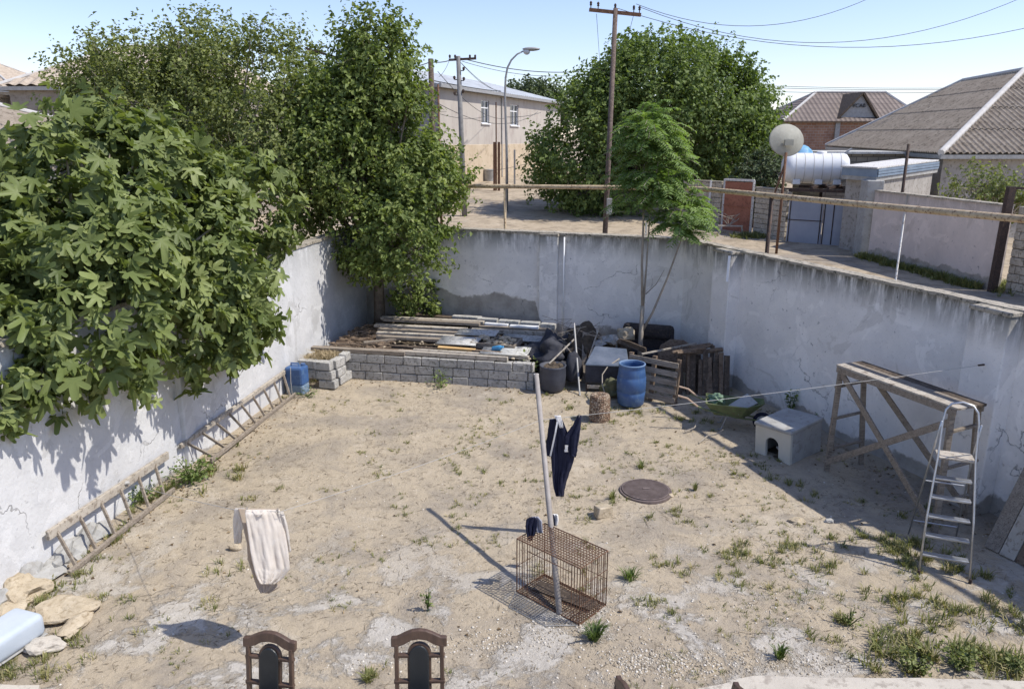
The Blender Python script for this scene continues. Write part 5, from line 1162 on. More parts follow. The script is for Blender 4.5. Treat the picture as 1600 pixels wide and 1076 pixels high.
# ---- canister
t = thing('plastic_canister', 'worn blue plastic canister with a paler lower part beside the left wall', 'canister', (-4.73, 15.85, 0), R(-12))
m = MB(); m.box((0, 0, .40), (.42, .34, .42)); obj('upper_body', m, M['blue_plastic'], t, bevel=.05)
m = MB(); m.box((0, 0, .10), (.41, .33, .24)); o = obj('lower_body', m, simple('faded_blue', (.10, .17, .26), (.20, .27, .34), 6, .6, c3=(.3, .33, .35)), t, bevel=.04); o['label'] = 'faded dirty lower part'
m = MB(); m.tube([(-.12, 0, .6), (-.12, 0, .67), (.06, 0, .67), (.06, 0, .6)], .018, 6); obj('handle', m, M['blue_plastic'], t)
m = MB(); m.lathe([(.05, .6), (.05, .66), (.001, .66)], (.14, .05, 0), 14); obj('cap', m, M['blue_plastic'], t)
m = MB(); m.tube([(-.05, -.178, .0), (-.06, -.180, .3), (-.04, -.178, .62)], .008, 5); obj('strap', m, M['rope'], t)
# ---- two wooden ladders leaning flat against the left wall
def side_ladder(label, t0, t1, b0, b1, n, wt, mat='wood'):
    t = thing('wooden_ladder', label, 'ladder', (b0[0], b0[1], 0), group='wooden ladders lying on edge along the left wall'); t0, t1, b0, b1 = map(Vector, (t0, t1, b0, b1))
    m = MB(); m.bar(t0, t1, .05, wt, j=.006); obj('rail', m, M['wood_pale'], t, world=True, bevel=.01)
    m = MB(); m.bar(b0, b1, .05, .07, j=.006); obj('rail', m, M[mat], t, world=True, bevel=.01)
    for k in range(n):
        f = (k + .35) / n; p = t0.lerp(t1, f * .97); q = b0.lerp(b1, f); m = MB(); m.bar(p, q, .045, .03, up=(0, 1, 0)); obj('rung', m, M[mat], t, world=True, bevel=.005)
side_ladder('near wooden ladder lying on edge against the left wall with a thick pale top rail', (LX(8.75) + .10, 8.75, .46), (LX(11.4) + .09, 11.4, .44), (-5.66, 8.55, .05), (-5.36, 10.95, .05), 6, .13)
side_ladder('far wooden ladder lying on edge against the left wall, ending at the blue canister', (LX(11.75) + .09, 11.75, .44), (LX(16.1) + .09, 16.1, .50), (-5.2, 12.05, .05), (-4.72, 15.6, .05), 9, .09)
# ---- junk heap by the back wall
def bin_at(): 
    t = thing('rubber_bin', 'round dark grey plastic bin full of rubbish beside the low block wall', 'bin', (.90, 15.95, 0))
    m = MB(); m.lathe([(.001, .02), (.23, .02), (.27, .1), (.295, .35), (.285, .56), (.30, .60), (.27, .60), (.25, .50), (.001, .48)], (0, 0, 0), 32); obj('bin_body', m, M['grey_plastic'], t, smooth=True)
    m = MB()
    for k in range(14): r = random.uniform(.05, .12); a = random.random() * 6.28; m.blob((math.cos(a) * .14, math.sin(a) * .14, .56), (r, r, r * .6), k, 2, .5)
    obj('rubbish', m, M['soil'], t)
bin_at()
def heap(name, label, cat, c, r, mat, seed, amp=.35, fr=1.4, sq=1.0, n=4):
    m = MB(); m.blob((0, 0, 0), r, seed, n, amp, fr); vs = []
    for v in m.v: z = max(v[2], -r[2] * .25); vs.append((v[0], v[1], z + .035 * noise.noise(Vector(v) * 5) + .02 * abs(noise.noise(Vector(v) * 11))))
    m.v = [(v[0] + c[0], v[1] + c[1], v[2] + c[2]) for v in vs]; return tag(obj(name, m, mat, smooth=True), label, cat)
heap('tarpaulin', 'dark blue-black tarpaulin draped over junk at the right end of the block platform', 'tarpaulin', (.92, 17.15, .42), (.62, .7, .52), M['tarp'], 3, .8, 2.6)
heap('plastic_sack', 'tall dark navy sack standing right of the dark grey bin', 'sack', (1.38, 16.25, .30), (.20, .22, .48), M['tarp'], 8, .2)
heap('dark_bundle', 'black heap of branches and net behind the dark grey bin', 'bundle', (1.65, 17.3, .5), (.5, .5, .62), M['soil'], 12, .5, 2.4)
m = MB()
for k in range(34):
    a = Vector((random.uniform(1.1, 2.1), random.uniform(16.6, 17.6), random.uniform(.6, 1.1))); m.tube([a, a + Vector((random.uniform(-.25, .25), .05, .15)), a + Vector((random.uniform(-.55, .55), random.uniform(-.2, .2), random.uniform(-.15, .35)))], .007, 4)
tag(obj('dry_branches', m, M['bark_pale']), 'tangle of thin pale branches over the dark junk heap', 'branches', kind='stuff')
q0, q1 = G(906, 618), V(897, 505, 16.7); m = MB(); m.tube([q0, q1], .022, 7); tag(obj('metal_rod', m, M['galv']), 'thin grey rod leaning upright on the junk heap, left of the blue box', 'rod')
m = MB(); m.bar(V(858, 568, 16.0), V(897, 530, 16.6), .03, .02); tag(obj('thin_stick', m, M['wood_pale']), 'thin pale stick leaning diagonally over the dark grey bin', 'stick')
m = MB(); m.bar(G(912, 600), V(914, 520, 17.0), .11, .05, j=.01); tag(obj('old_board', m, M['wood']), 'upright weathered board standing left of the dark box', 'board')
m = MB(); m.bar(V(919, 562, 16.6), V(936, 512, 17.1), .03, .02); tag(obj('thin_stick', m, M['wood_pale']), 'thin pale lath leaning above the dark glossy box', 'stick')
t = thing('storage_box', 'dark blue box with a glossy sloping lid between the rod and the blue barrel', 'box', (2.12, 16.1, 0), R(-8))
m = MB(); m.box((0, 0, .42), (.95, .62, .42)); obj('box_body', m, M['tarp'], t, bevel=.04)
m = MB(); m.add([(-.48, -.33, .65), (.48, -.33, .65), (.42, .33, .86), (-.30, .33, .90), (-.48, -.33, .61), (.48, -.33, .61), (.42, .33, .6), (-.30, .33, .6)], [(0, 1, 2, 3), (4, 7, 6, 5), (0, 4, 5, 1), (1, 5, 6, 2), (2, 6, 7, 3), (3, 7, 4, 0)]); obj('lid', m, simple('glossy_lid', (.07, .09, .12), (.16, .18, .22), 3, .25, spec=.6), t, bevel=.02)
for x in (-.42, .40): m = MB(); m.bar((x, -.25, 0), (x, -.25, .24), .06, .06, up=(0, 1, 0)); obj('leg', m, M['dark_iron'], t)
m = MB(); m.bar((-.42, -.30, .13), (.35, -.30, .13), .05, .07); obj('crossbar', m, M['wood_pale'], t)
for k, (px, py, Y, r, mt, lb) in enumerate(((952, 530, 17.2, (.24, .2, .12), 'limestone', 'white broken slab on top of the junk heap'), (978, 522, 17.4, (.20, .18, .17), 'rock', 'tan stone lump on the junk heap left of the thin tree trunk'), (935, 536, 17.0, (.2, .15, .08), 'limestone', 'small pale slab piece above the glossy lid'))):
    p = V(px, py, Y); m = MB(); m.blob((p.x, p.y, p.z), r, 20 + k, 2, .6); tag(obj('stone_lump', m, M[mt]), lb, 'stone')
    m = MB(); m.box((p.x, p.y + .05, p.z / 2 - .06), (.3, .25, p.z - .15), j=.03); tag(obj('stone_block', m, M['soil']), 'dark lump under ' + lb, 'block')
def panel_poly(name, label, cat, pts, th, mat, bevel=.02):
    P = [Vector(p) for p in pts]; n_ = (P[1] - P[0]).cross(P[2] - P[0]).normalized() * th; m = MB(); k = len(P)
    m.add(P + [p + n_ for p in P], [tuple(range(k))[::-1], tuple(range(k, 2 * k))] + [(i, (i + 1) % k, k + (i + 1) % k, k + i) for i in range(k)]); return tag(obj(name, m, mat, bevel=bevel), label, cat)
panel_poly('old_board', 'dark curved plank lying over the junk heap below the tan stone', 'board', [V(963, 534, 16.7), V(1011, 552, 16.3), V(1010, 543, 16.3), V(985, 533, 16.5), V(968, 528, 16.7)], .04, M['wood_dark'], .01)
# old sofa back and rounded brown panel
t = thing('old_sofa', 'discarded dark sofa back leaning at the corner behind the thin tree', 'sofa', (3.35, 18.0, 0), R(-19))
m = MB(); m.box((0, 0, .55), (1.25, .26, .95)); obj('frame_back', m, M['sofa'], t, bevel=.1)
m = MB(); m.box((0, -.12, .88), (1.1, .22, .34)); obj('back_cushion', m, M['sofa'], t, bevel=.09)
m = MB(); m.box((0, -.35, .30), (1.2, .5, .35)); obj('seat_base', m, M['tarp'], t, bevel=.06)
m = MB(); prof = [(-.45, 0), (.45, 0), (.47, .42), (.36, .62), (.1, .72), (-.2, .68), (-.40, .5)]
m.add([(x, 0, z) for x, z in prof] + [(x, .07, z) for x, z in prof], [tuple(range(7)), tuple(range(7, 14))[::-1]] + [(i, 7 + i, 7 + (i + 1) % 7, (i + 1) % 7) for i in range(7)])
o = obj('seat_panel', m, M['wood_brown'], bevel=.03, origin=False); o.location = (3.72, 16.75, .25); o.rotation_euler = (R(-18), R(6), R(-24)); tag(o, 'rounded brown seat panel standing behind the pallet', 'panel')
m = MB(); m.bar(V(1003, 553, 15.9), V(1088, 536, 16.3), .045, .03); tag(obj('long_stick', m, M['wood_pale']), 'long pale stick lying across the heap behind the pallet top', 'stick')
# pallet
t = thing('wooden_pallet', 'grey wooden pallet standing on edge behind the blue barrel', 'pallet', (3.40, 14.95, 0), R(-35))
for k in range(5): z = .09 + k * .185; m = MB(); m.bar((-1.12, random.uniform(-.01, .01), z + .05), (.0, 0, z + .015), .025, .115, j=.004); obj('slat', m, M['wood'], t, bevel=.005)
for x in (-.02, -.56, -1.1): m = MB(); m.bar((x, .06, 0), (x, .06, .98), .09, .08, up=(0, 1, 0)); obj('post', m, M['wood_brown'], t, bevel=.006)
t.rotation_euler = (R(-9), 0, R(-33))
ORD = 'leftmost second third fourth fifth sixth seventh eighth ninth tenth eleventh twelfth thirteenth fourteenth fifteenth sixteenth rightmost'.split()
# firewood: upright boards against the corner pilaster
for k in range(17):
    f = k / 16; x = 3.72 + f * .95 + random.uniform(-.03, .03); y = 15.7 + (.22 if k % 2 else 0) - f * .15; h = random.uniform(.75, 1.05) * (1.0 if k % 3 else .8)
    m = MB(); m.bar((x, y, 0), (x + random.uniform(-.03, .06), y + .28, h), random.uniform(.08, .14), random.uniform(.03, .06), up=(0, 1, 0), j=.01)
    tag(obj('upright_board', m, M[('wood_dark', 'wood_brown', 'wood_brown', 'wood_dark')[k % 4]], bevel=.006), ORD[k] + ' upright board from the left in the dark wood stack beside the corner pilaster', 'board', 'upright boards of the dark wood stack')
for k in range(6):
    m = MB(); a = Vector((3.45 + k * .11, random.uniform(15.6, 16.0), .85 + random.uniform(0, .2))); m.tube([a, a + Vector((random.uniform(.4, .8), random.uniform(.1, .4), random.uniform(-.1, .06)))], random.uniform(.03, .055), 8)
    tag(obj('firewood_log', m, M['wood_brown']), ('leftmost', 'second', 'third', 'fourth', 'fifth', 'rightmost')[k] + ' rough log from the left lying on top of the dark wood stack', 'log', 'logs on top of the wood stack')
# blue barrel
t = thing('plastic_barrel', 'open blue plastic barrel standing in front of the pallet', 'barrel', (2.50, 15.05, 0))
m = MB(); m.lathe([(.001, .02), (.25, .02), (.275, .05), (.285, .2), (.30, .30), (.285, .32), (.30, .34), (.305, .5), (.298, .62), (.285, .64), (.29, .66), (.27, .80), (.262, .84), (.275, .86), (.275, .90), (.25, .90), (.245, .84), (.27, .6), (.28, .3), (.24, .08), (.001, .07)], (0, 0, 0), 40); obj('barrel_body', m, M['blue_plastic'], t, smooth=True)
m = MB(); m.lathe([(.262, .875), (.279, .885), (.279, .905), (.262, .912), (.248, .905), (.248, .88)], (0, 0, 0), 40); o = obj('rim', m, simple('rim_blue', (.12, .20, .33), (.20, .28, .42), 5, .5), t, smooth=True); o['label'] = 'paler scuffed rim'
m = MB(); ps = [V(*q) for q in ((968, 560, 15.9), (950, 572, 15.8), (941, 585, 15.6), (941, 600, 15.3), (945, 615, 15.2), (944, 625, 15.0))]; m.tube(ps, .014, 6); tag(obj('old_hose', m, M['bark_pale'], smooth=True), 'thin curved pale hose hanging between the dark box and the blue barrel', 'hose')
heap('scrap_pile', 'small mossy pile of scraps left of the blue barrel', 'pile', (2.2, 15.55, .12), (.28, .2, .28), simple('moss', (.06, .07, .03), (.16, .15, .09), 9), 17, .5, 2)
# stump
t = thing('stone_chip_drum', 'short drum covered in brown stone chips on the sand left of the barrel', 'drum', (1.75, 14.2, 0))
m = MB(); m.lathe([(.215, -.02), (.215, .1), (.20, .45), (.19, .5), (.175, .515), (.05, .515), (.045, .45), (.001, .45)], (0, 0, 0), 36); obj('drum_body', m, M['cobs'], t, smooth=True)
# wheelbarrow
t = thing('wheelbarrow', 'green metal wheelbarrow with bent handles in the shade of the side wall', 'wheelbarrow', (4.20, 13.75, 0), R(-14))
m = MB(); top = [(-.45, -.30, .55), (.30, -.30, .52), (.62, -.14, .58), (.62, .14, .58), (.30, .30, .52), (-.45, .30, .55)]; bot = [(-.28, -.17, .30), (.22, -.17, .28), (.34, -.10, .30), (.34, .10, .30), (.22, .17, .28), (-.28, .17, .30)]
m.add(top + bot, [(i, (i + 1) % 6, 6 + (i + 1) % 6, 6 + i) for i in range(6)] + [tuple(range(6, 12))]); obj('tub', m, M['green_paint'], t, solid=.012)
m = MB(); m.tube(top + [top[0]], .013, 6); obj('tub_rim', m, M['green_paint'], t)
for s in (-1, 1):
    m = MB(); m.tube([(.62, s * .05, .2), (.1, s * .16, .27), (-.45, s * .27, .42), (-.75, s * .29, .52)], .017, 7); obj('frame_bar', m, M['green_paint'], t)
    m = MB(); m.tube([(-.60, s * .285, .47), (-.80, s * .29, .62), (-.98, s * .29, .66)], .019, 7); obj('handle', m, M['handle_wood'], t)
    m = MB(); m.tube([(-.05, s * .19, .28), (-.14, s * .19, .02), (-.2, s * .19, .02)], .014, 6); obj('leg', m, M['galv'], t)
m = MB(); Mw = Matrix.Rotation(R(90), 3, 'X'); m.lathe([(.12, -.03), (.17, -.035), (.18, 0), (.17, .035), (.12, .03)], (.62, 0, .18), 24, Mw); wh = obj('wheel', m, M['black_cloth'], t, smooth=True)
m = MB(); m.lathe([(.02, -.05), (.02, .05), (.12, .02), (.12, -.02), (.02, -.05)], (.62, 0, .18), 16, Mw); obj('rim', m, M['galv'], wh)
m = MB(); m.blob((-.32, .12, .50), (.15, .1, .09), 31, 3, .8, 2.2); tag(obj('green_bag', m, simple('green_bag', (.12, .19, .12), (.20, .28, .19), 6, .5)), 'crumpled green bag in the wheelbarrow', 'bag'); bpy.data.objects['green_bag'].location = Vector((4.20, 13.75, .42)) + Matrix.Rotation(R(-14), 3, 'Z') @ Vector((-.25, .08, 0))
m = MB(); m.box((0, 0, 0), (.5, .3, .12), j=.04); o = obj('grey_slab', m, M['concrete'], origin=False); o.location = (4.44, 13.72, .46); o.rotation_euler = (R(10), R(-14), R(20)); tag(o, 'grey lump of cement lying in the wheelbarrow tub', 'slab')
for k, ps in enumerate(([(1092, 692), (1105, 681), (1120, 678), (1130, 671)], [(1070, 674), (1085, 668), (1090, 658)])):
    m = MB(); m.tube([G(px, py, .03 + .05 * i) for i, (px, py) in enumerate(ps)], [.016, .013, .01, .007][:len(ps)], 5); tag(obj('fallen_branch', m, M['bark_pale']), ('longer dry branch on the sand before the wheelbarrow', 'short dry branch on the sand left of the longer one')[k], 'branch')
# kennel
t = thing('concrete_kennel', 'square concrete dog kennel with an arched doorway in the shade edge', 'kennel', (4.77, 11.97, -.02), R(37))
# local: x along side (e1), y along front face (e2); outer .92 x .70 x .56, doorway on the x=0 face
Lx, Ly, Hz = .93, .70, .57; m = MB(); prof = []
ar = [(.23, .06)] + [(.23, .30)] + [(.36 - .13 * math.cos(R(a)), .30 + .12 * math.sin(R(a))) for a in range(20, 161, 20)] + [(.49, .30), (.49, .06)]
outer = [(0, 0), (0, Hz), (Ly, Hz), (Ly, 0)]
poly = [(0, 0), (.23, 0)] + ar + [(.49, 0), (Ly, 0), (Ly, Hz), (0, Hz)]
def holed(x):
    b = len(m.v); k = len(poly); m.v += [(x, y, z) for y, z in poly]; return b, k
for x in (0, .06):
    b, k = holed(x)
    m.f.append(tuple(range(b, b + k)) if x else tuple(range(b, b + k))[::-1])
k = len(poly)
for i in range(k): m.f.append((i, (i + 1) % k, k + (i + 1) % k, k + i))
obj('front_wall', m, simple('kennel_front_lit', (.52, .49, .41), (.62, .59, .51), 2, .9), t)  # front coloured paler than the side walls so that it reads as lit
m = MB(); m.box((Lx / 2 + .03, .03, Hz / 2), (Lx - .06, .06, Hz)); m.box((Lx / 2 + .03, Ly - .03, Hz / 2), (Lx - .06, .06, Hz)); m.box((Lx - .03, Ly / 2, Hz / 2), (.06, Ly - .125, Hz)); obj('side_walls', m, M['concrete'], t)
m = MB(); m.box((Lx / 2, Ly / 2, Hz + .035), (Lx + .05, Ly + .05, .07), j=.006); obj('roof_slab', m, M['concrete'], t, bevel=.022)
m = MB(); m.box((Lx / 2, Ly / 2, .02), (Lx - .14, Ly - .14, .03)); obj('floor_slab', m, M['soil'], t)
m = MB(); m.bar((.2, .25, .1), (.25, .42, .16), .05, .02); obj('rag', m, M['white_cloth'], t)
t.rotation_euler = (R(-2), R(-3), R(37))
# trestle scaffold
t = thing('work_trestle', 'tall wooden trestle with plank top and crossed braces against the shaded side wall', 'trestle', (5.9, 10.9, 0))
wd = Vector((.353, -.936, 0)); wn = Vector((.936, .353, 0)); O = Vector((5.29, 11.70, 0)); TP = lambda s, w_, z: O + wd * s + wn * w_ + Vector((0, 0, z))
for k in range(3): m = MB(); w_ = .08 + k * .185; m.bar(TP(-.05, w_, 1.86), TP(2.18, w_, 1.86), .175, .035, j=.003); o = obj('top_plank', m, M[('wood_pale', 'wood', 'wood_dark')[k]], t, world=True, bevel=.004)
m = MB(); m.bar(TP(-.03, .0, 1.80), TP(2.15, .0, 1.80), .03, .09); m.bar(TP(-.03, .52, 1.80), TP(2.15, .52, 1.80), .03, .09); obj('side_rail', m, M['wood'], t, world=True)
lg = [((0.03, .02), (-.02, .02)), ((.03, .50), (-.03, .78)), ((2.08, .02), (2.12, .0)), ((2.08, .50), (2.12, .66))]
for (a, b) in lg: m = MB(); m.bar(TP(b[0], b[1], -.02), TP(a[0], a[1], 1.84), .075, .06, up=(0, 1, 0)); obj('leg', m, M['wood'], t, world=True, bevel=.004)
for (a, b) in (((.02, .07, 1.78), (2.05, .0, .12)), ((.0, .0, .18), (2.1, .07, 1.66)), ((.25, .46, 1.78), (2.1, .70, .15))): m = MB(); m.bar(TP(a[0], a[1] - .05, a[2]), TP(b[0], b[1] - .05, b[2]), .10, .03, up=(wn.x, wn.y, 0)); m2 = m; obj('brace', m, M['wood'], t, world=True, bevel=.004)
for z in (.42, .95, 1.5):
    for s in (-.0, 2.1): m = MB(); f = 1 - z / 1.84; m.bar(TP(s, -.02, z), TP(s, .52 + .25 * f, z + .04), .05, .035); obj('rung', m, M['wood'], t, world=True)
# step ladder
t = thing('step_ladder', 'aluminium step ladder with a tall handle loop standing before the trestle', 'ladder', (5.50, 8.55, 0))
u = Vector((.93, -.36, 0)).normalized(); dv = Vector((.36, .93, 0)).normalized(); o_ = Vector((5.50, 8.50, 0)); SP = lambda a, b, z: o_ + u * a + dv * b + Vector((0, 0, z))
m = MB(); hw, ht = .29, .20
m.tube([SP(-hw, 0, 0), SP(-hw + .03, .20, .75), SP(-ht - .01, .39, 1.48), SP(-ht, .50, 1.95), SP(-ht + .02, .53, 2.08), SP(-ht + .08, .55, 2.16), SP(0, .56, 2.19), SP(ht - .08, .55, 2.16), SP(ht - .02, .53, 2.08), SP(ht, .50, 1.95), SP(ht + .01, .39, 1.48), SP(hw - .03, .20, .75), SP(hw, 0, 0)], .014, 8); obj('front_frame', m, M['steel'], t, world=True, smooth=True)
for s in (-1, 1): m = MB(); m.tube([SP(s * (ht + .02), .45, 1.95), SP(s * (ht + .03), .68, 1.4), SP(s * hw, 1.12, .0)], .012, 8); obj('rear_leg', m, M['steel'], t, world=True, smooth=True)
m = MB(); m.tube([SP(-hw + .01, 1.04, .25), SP(hw - .01, 1.04, .25)], .01, 6); obj('rear_crossbar', m, M['steel'], t, world=True)
m = MB(); m.tube([SP(-ht - .03, .85, .95), SP(ht + .03, .85, .95)], .01, 6); obj('rear_crossbar', m, M['steel'], t, world=True)
for k in range(5):
    z = .22 + k * .245; b = .06 + z * .245; w_ = hw - (hw - ht) * z / 1.5; m = MB(); m.bar(SP(-w_ + .01, b + .05, z), SP(w_ - .01, b + .05, z), .10, .028); obj('step', m, M['steel'], t, world=True, bevel=.006)
m = MB(); m.bar(SP(-.21, .52, 1.47), SP(.21, .52, 1.47), .27, .03); obj('platform', m, M['yellow_board'] if False else M['wood_pale'], t, world=True, bevel=.008)
for s in (-1, 1): m = MB(); q = SP(s * hw, 0, .02); m.lathe([(.001, -.02), (.02, -.02), (.02, .04), (.001, .04)], q, 8); obj('foot', m, M['dark_iron'], t, world=True)
# leaning door of planks at the right edge
t = thing('plank_door', 'weathered plank panel leaning against the wall at the right edge', 'panel', (6.9, 8.7, 0))
bd = Vector((.40, -.92, 0)).normalized(); A0 = Vector((6.50, 9.30, 0)); lean = Vector((.62, .24, 1.42))
for k in range(7):
    m = MB(); a = A0 + bd * (k * .215 + .1); m.bar(a, a + lean, .20, .03, up=(bd.cross(lean)).normalized(), j=.004)
    b_ = A0 + bd * (k * .215 + .1); mm = MB(); X = lean.normalized(); Yv = bd; Zv = X.cross(Yv).normalized(); mm.box(b_ + lean / 2, (lean.length, .20, .028), Matrix((X, Yv, Zv)).transposed(), j=.004)
    obj('plank', mm, M[('wood', 'wood_pale', 'wood_brown', 'wood')[k % 4]], t, world=True, bevel=.005)
for f in (.2, .8): m = MB(); q = A0 + lean * f; off = Vector((.03, .01, -.03)); m.bar(q + off + bd * .0, q + off + bd * 1.5, .09, .03); obj('batten', m, M['wood_dark'], t, world=True)
# manhole
t = thing('manhole_cover', 'round brown iron manhole cover raised above the sand', 'manhole', (2.12, 10.95, 0))
m = MB(); m.lathe([(.42, -.05), (.41, .035), (.385, .04), (.385, .03), (.001, .03)], (0, 0, 0), 48); obj('ring', m, M['manhole'], t, smooth=False)
m = MB(); m.lathe([(.378, .03), (.375, .055), (.001, .058)], (0, 0, 0), 48)
for k in range(-11, 12): y = k * .032; x = math.sqrt(max(0, .355 ** 2 - y * y)); m.bar((-x, y, .058), (x, y, .058), .011, .010)
m.box((0, 0, .064), (.10, .05, .015)); obj('lid', m, M['manhole'], t)
# loose stones
def stone(label, p, r, mat='rock', seed=1, amp=.5, n=3, sub=0): m = MB(); m.blob((p.x, p.y, r[2] * .55), r, seed, n, amp, 1.35); return tag(obj('stone', m, M[mat], smooth=False), label, 'stone')
m = MB(); p = G(941, 806); m.box((p.x, p.y, .09), (.25, .17, .17), Matrix.Rotation(R(25), 3, 'Z'), j=.03); tag(obj('stone', m, M['rock'], bevel=.02), 'squarish pale stone casting a shadow left of the manhole cover', 'stone')
stone('large flat yellowish rock beside the pale tub', G(100, 958), (.34, .24, .09), seed=41)
stone('long rounded rock right of the large flat rock', G(122, 975), (.11, .26, .07), seed=42)
stone('broken pale rock at the wall foot left of the weeds', G(35, 928), (.3, .26, .14), seed=43)
stone('square pale slab stone below the tub corner', G(72, 1012), (.22, .14, .06), 'terrace', seed=44)
stone('tan stone between the wall rubble and the tub', G(12, 965), (.2, .2, .1), seed=45)
stone('small round stone left of the cream sweater hem', G(368, 857), (.08, .07, .06), seed=46)
stone('small tan stone at the left edge of the manhole cover', G(1047, 775), (.05, .06, .03), seed=47)
stone('small pale flat stone in the weeds left of the ladder foot', G(1296, 815), (.07, .05, .03), 'limestone', seed=48)
stone('small pale stone on the sand right of the manhole weeds', G(1245, 815), (.11, .1, .03), seed=49)
# pale tub at lower left
t = thing('plastic_tub', 'pale blue-white upturned plastic tub at the lower left edge', 'tub', (-5.63, 6.84, .02), R(-19))
m = MB(); m.box((0, 0, .15), (.44, 1.25, .28)); o = obj('tub_body', m, M['tub'], t, bevel=.075, smooth=True); o.modifiers['bevel'].segments = 5
m = MB(); m.box((0, 0, .012), (.43, 1.24, .02)); obj('tub_rim', m, M['concrete'], t, bevel=.008)
# cage
t = thing('wire_cage', 'rusty wire animal cage with open front standing on the sand', 'cage', (.06, 8.2, 0), math.atan2(-.66, .71))
CL, CW, CH = .97, .52, .74   # x along the long front, y towards the back
def grid(mb, o, a, b, na, nb, r=.0035):
    o, a, b = Vector(o), Vector(a), Vector(b)
    for i in range(na + 1): p = o + a * (i / na); mb.tube([p, p + b], r, 4, cap=False)
    for i in range(nb + 1): p = o + b * (i / nb); mb.tube([p, p + a], r, 4, cap=False)
def frame(o, a, b, r=.008):
    m = MB(); o, a, b = Vector(o), Vector(a), Vector(b); m.tube([o, o + a, o + a + b, o + b, o], r, 6); return m
for (nm, o, a, b, na, nb) in (('top_panel', (0, 0, CH), (CL, 0, 0), (0, CW, 0), 24, 12), ('floor_panel', (0, 0, .02), (CL, 0, 0), (0, CW, 0), 26, 14), ('back_panel', (0, CW, 0), (CL, 0, 0), (0, 0, CH), 22, 2), ('end_panel', (0, 0, 0), (0, CW, 0), (0, 0, CH), 11, 2), ('end_panel', (CL, 0, 0), (0, CW, 0), (0, 0, CH), 13, 3)):
    m = frame(o, a, b); grid(m, o, a, b, na, nb, .004); obj(nm, m, M['rust'], t)
m = frame((0, 0, 0), (CL, 0, 0), (0, 0, CH)); m.tube([(.17, 0, 0), (.17, 0, CH)], .006, 5); m.tube([(.10, 0, 0), (.10, 0, CH)], .004, 4)
for k in range(3): m.tube([(CL - .04 - k * .04, 0, 0), (CL - .04 - k * .04, 0, CH)], .004, 4)
m.tube([(.17, 0, CH - .1), (CL - .12, 0, CH - .1), (CL - .12, 0, 0)], .006, 5); obj('front_panel', m, M['rust'], t)
m = frame((.0, -.36, .012), (CL, .33, 0), (0, .01, 0), .004); m = MB(); m.tube([(0, -.02, .02), (.15, -.30, .015), (.7, -.28, .015), (CL, -.02, .02)], .005, 5)
for k in range(26):
    x = .03 + k * .036; dpt = .28 * min(1, x / .16, (CL - x) / .26); m.tube([(x, -.02, .02), (x, -.02 - dpt, .015)], .003, 4, cap=False)
for q in range(1, 9): y = -.02 - q * .031; f = q / 9; m.tube([(.15 * f, y, .018), (CL - .27 * f, y, .018)], .003, 4, cap=False)
obj('fallen_door_mesh', m, M['galv'], t)
m = MB(); m.bar((.1, .25, .035), (.9, .38, .035), .2, .012, j=.004); obj('floor_board', m, M['wood_dark'], t)
# prop pole
t = thing('clothes_prop', 'grey metal clothesline pole leaning up out of the wire cage', 'pole', (.56, 7.75, 0))
m = MB(); m.tube([(0, 0, 0), (-.22, 2.31, 2.23)], [.038, .034], 12); obj('shaft', m, simple('prop_pole', (.27, .24, .215), (.38, .345, .31), 6, .6), t, smooth=True)
m = MB(); m.lathe([(.034, 0), (.036, .03), (.001, .04)], (-.22, 2.31, 2.21), 12); obj('end_cap', m, M['white_paint'], t)
# clotheslines
POLE = lambda s: Vector((.56 - .22 * s, 7.75 + 2.31 * s, 2.23 * s))
def line(label, a, b, sag, r=.006, n=20):
    r = r * .72
    a, b = Vector(a), Vector(b); ps = [a.lerp(b, i / n) - Vector((0, 0, sag * 4 * (i / n) * (1 - i / n))) for i in range(n + 1)]; m = MB(); m.tube(ps, r, 5); tag(obj('clothesline', m, M['rope'], origin=False), label, 'line'); return ps
pr = Vector((RX(10.45) - .31, 10.45, 2.26))
ln1 = line('pale clothesline from the leaning pole to the side wall above the trestle', POLE(.784), pr, .03, .0055)
m = MB(); m.bar(pr + Vector((-.12, -.04, 0)), pr + Vector((.1, .04, 0)), .02, .02); tag(obj('wall_hook', m, M['dark_iron']), 'small iron hook in the side wall pilaster holding the clothesline', 'hook')
hk = Vector((LX(10.3) + .12, 10.3, .47)); sweat_a = V(372, 797, 7.34)
line('thin clothesline from the near ladder up to the cream sweater', hk, sweat_a, .02, .0045)
sweat_b = V(438, 799, 7.24); line('short length of clothesline through the shoulders of the cream sweater', sweat_a, sweat_b, .0, .0045); line('thin clothesline from the cream sweater up to the leaning pole', sweat_b, POLE(.784), .04, .0042)
m = MB(); m.blob((hk.x, hk.y, hk.z), (.05, .04, .03), 3, 2, .3); tag(obj('rope_knot', m, M['rope']), 'rope knot tied to the top rail of the near ladder', 'knot')
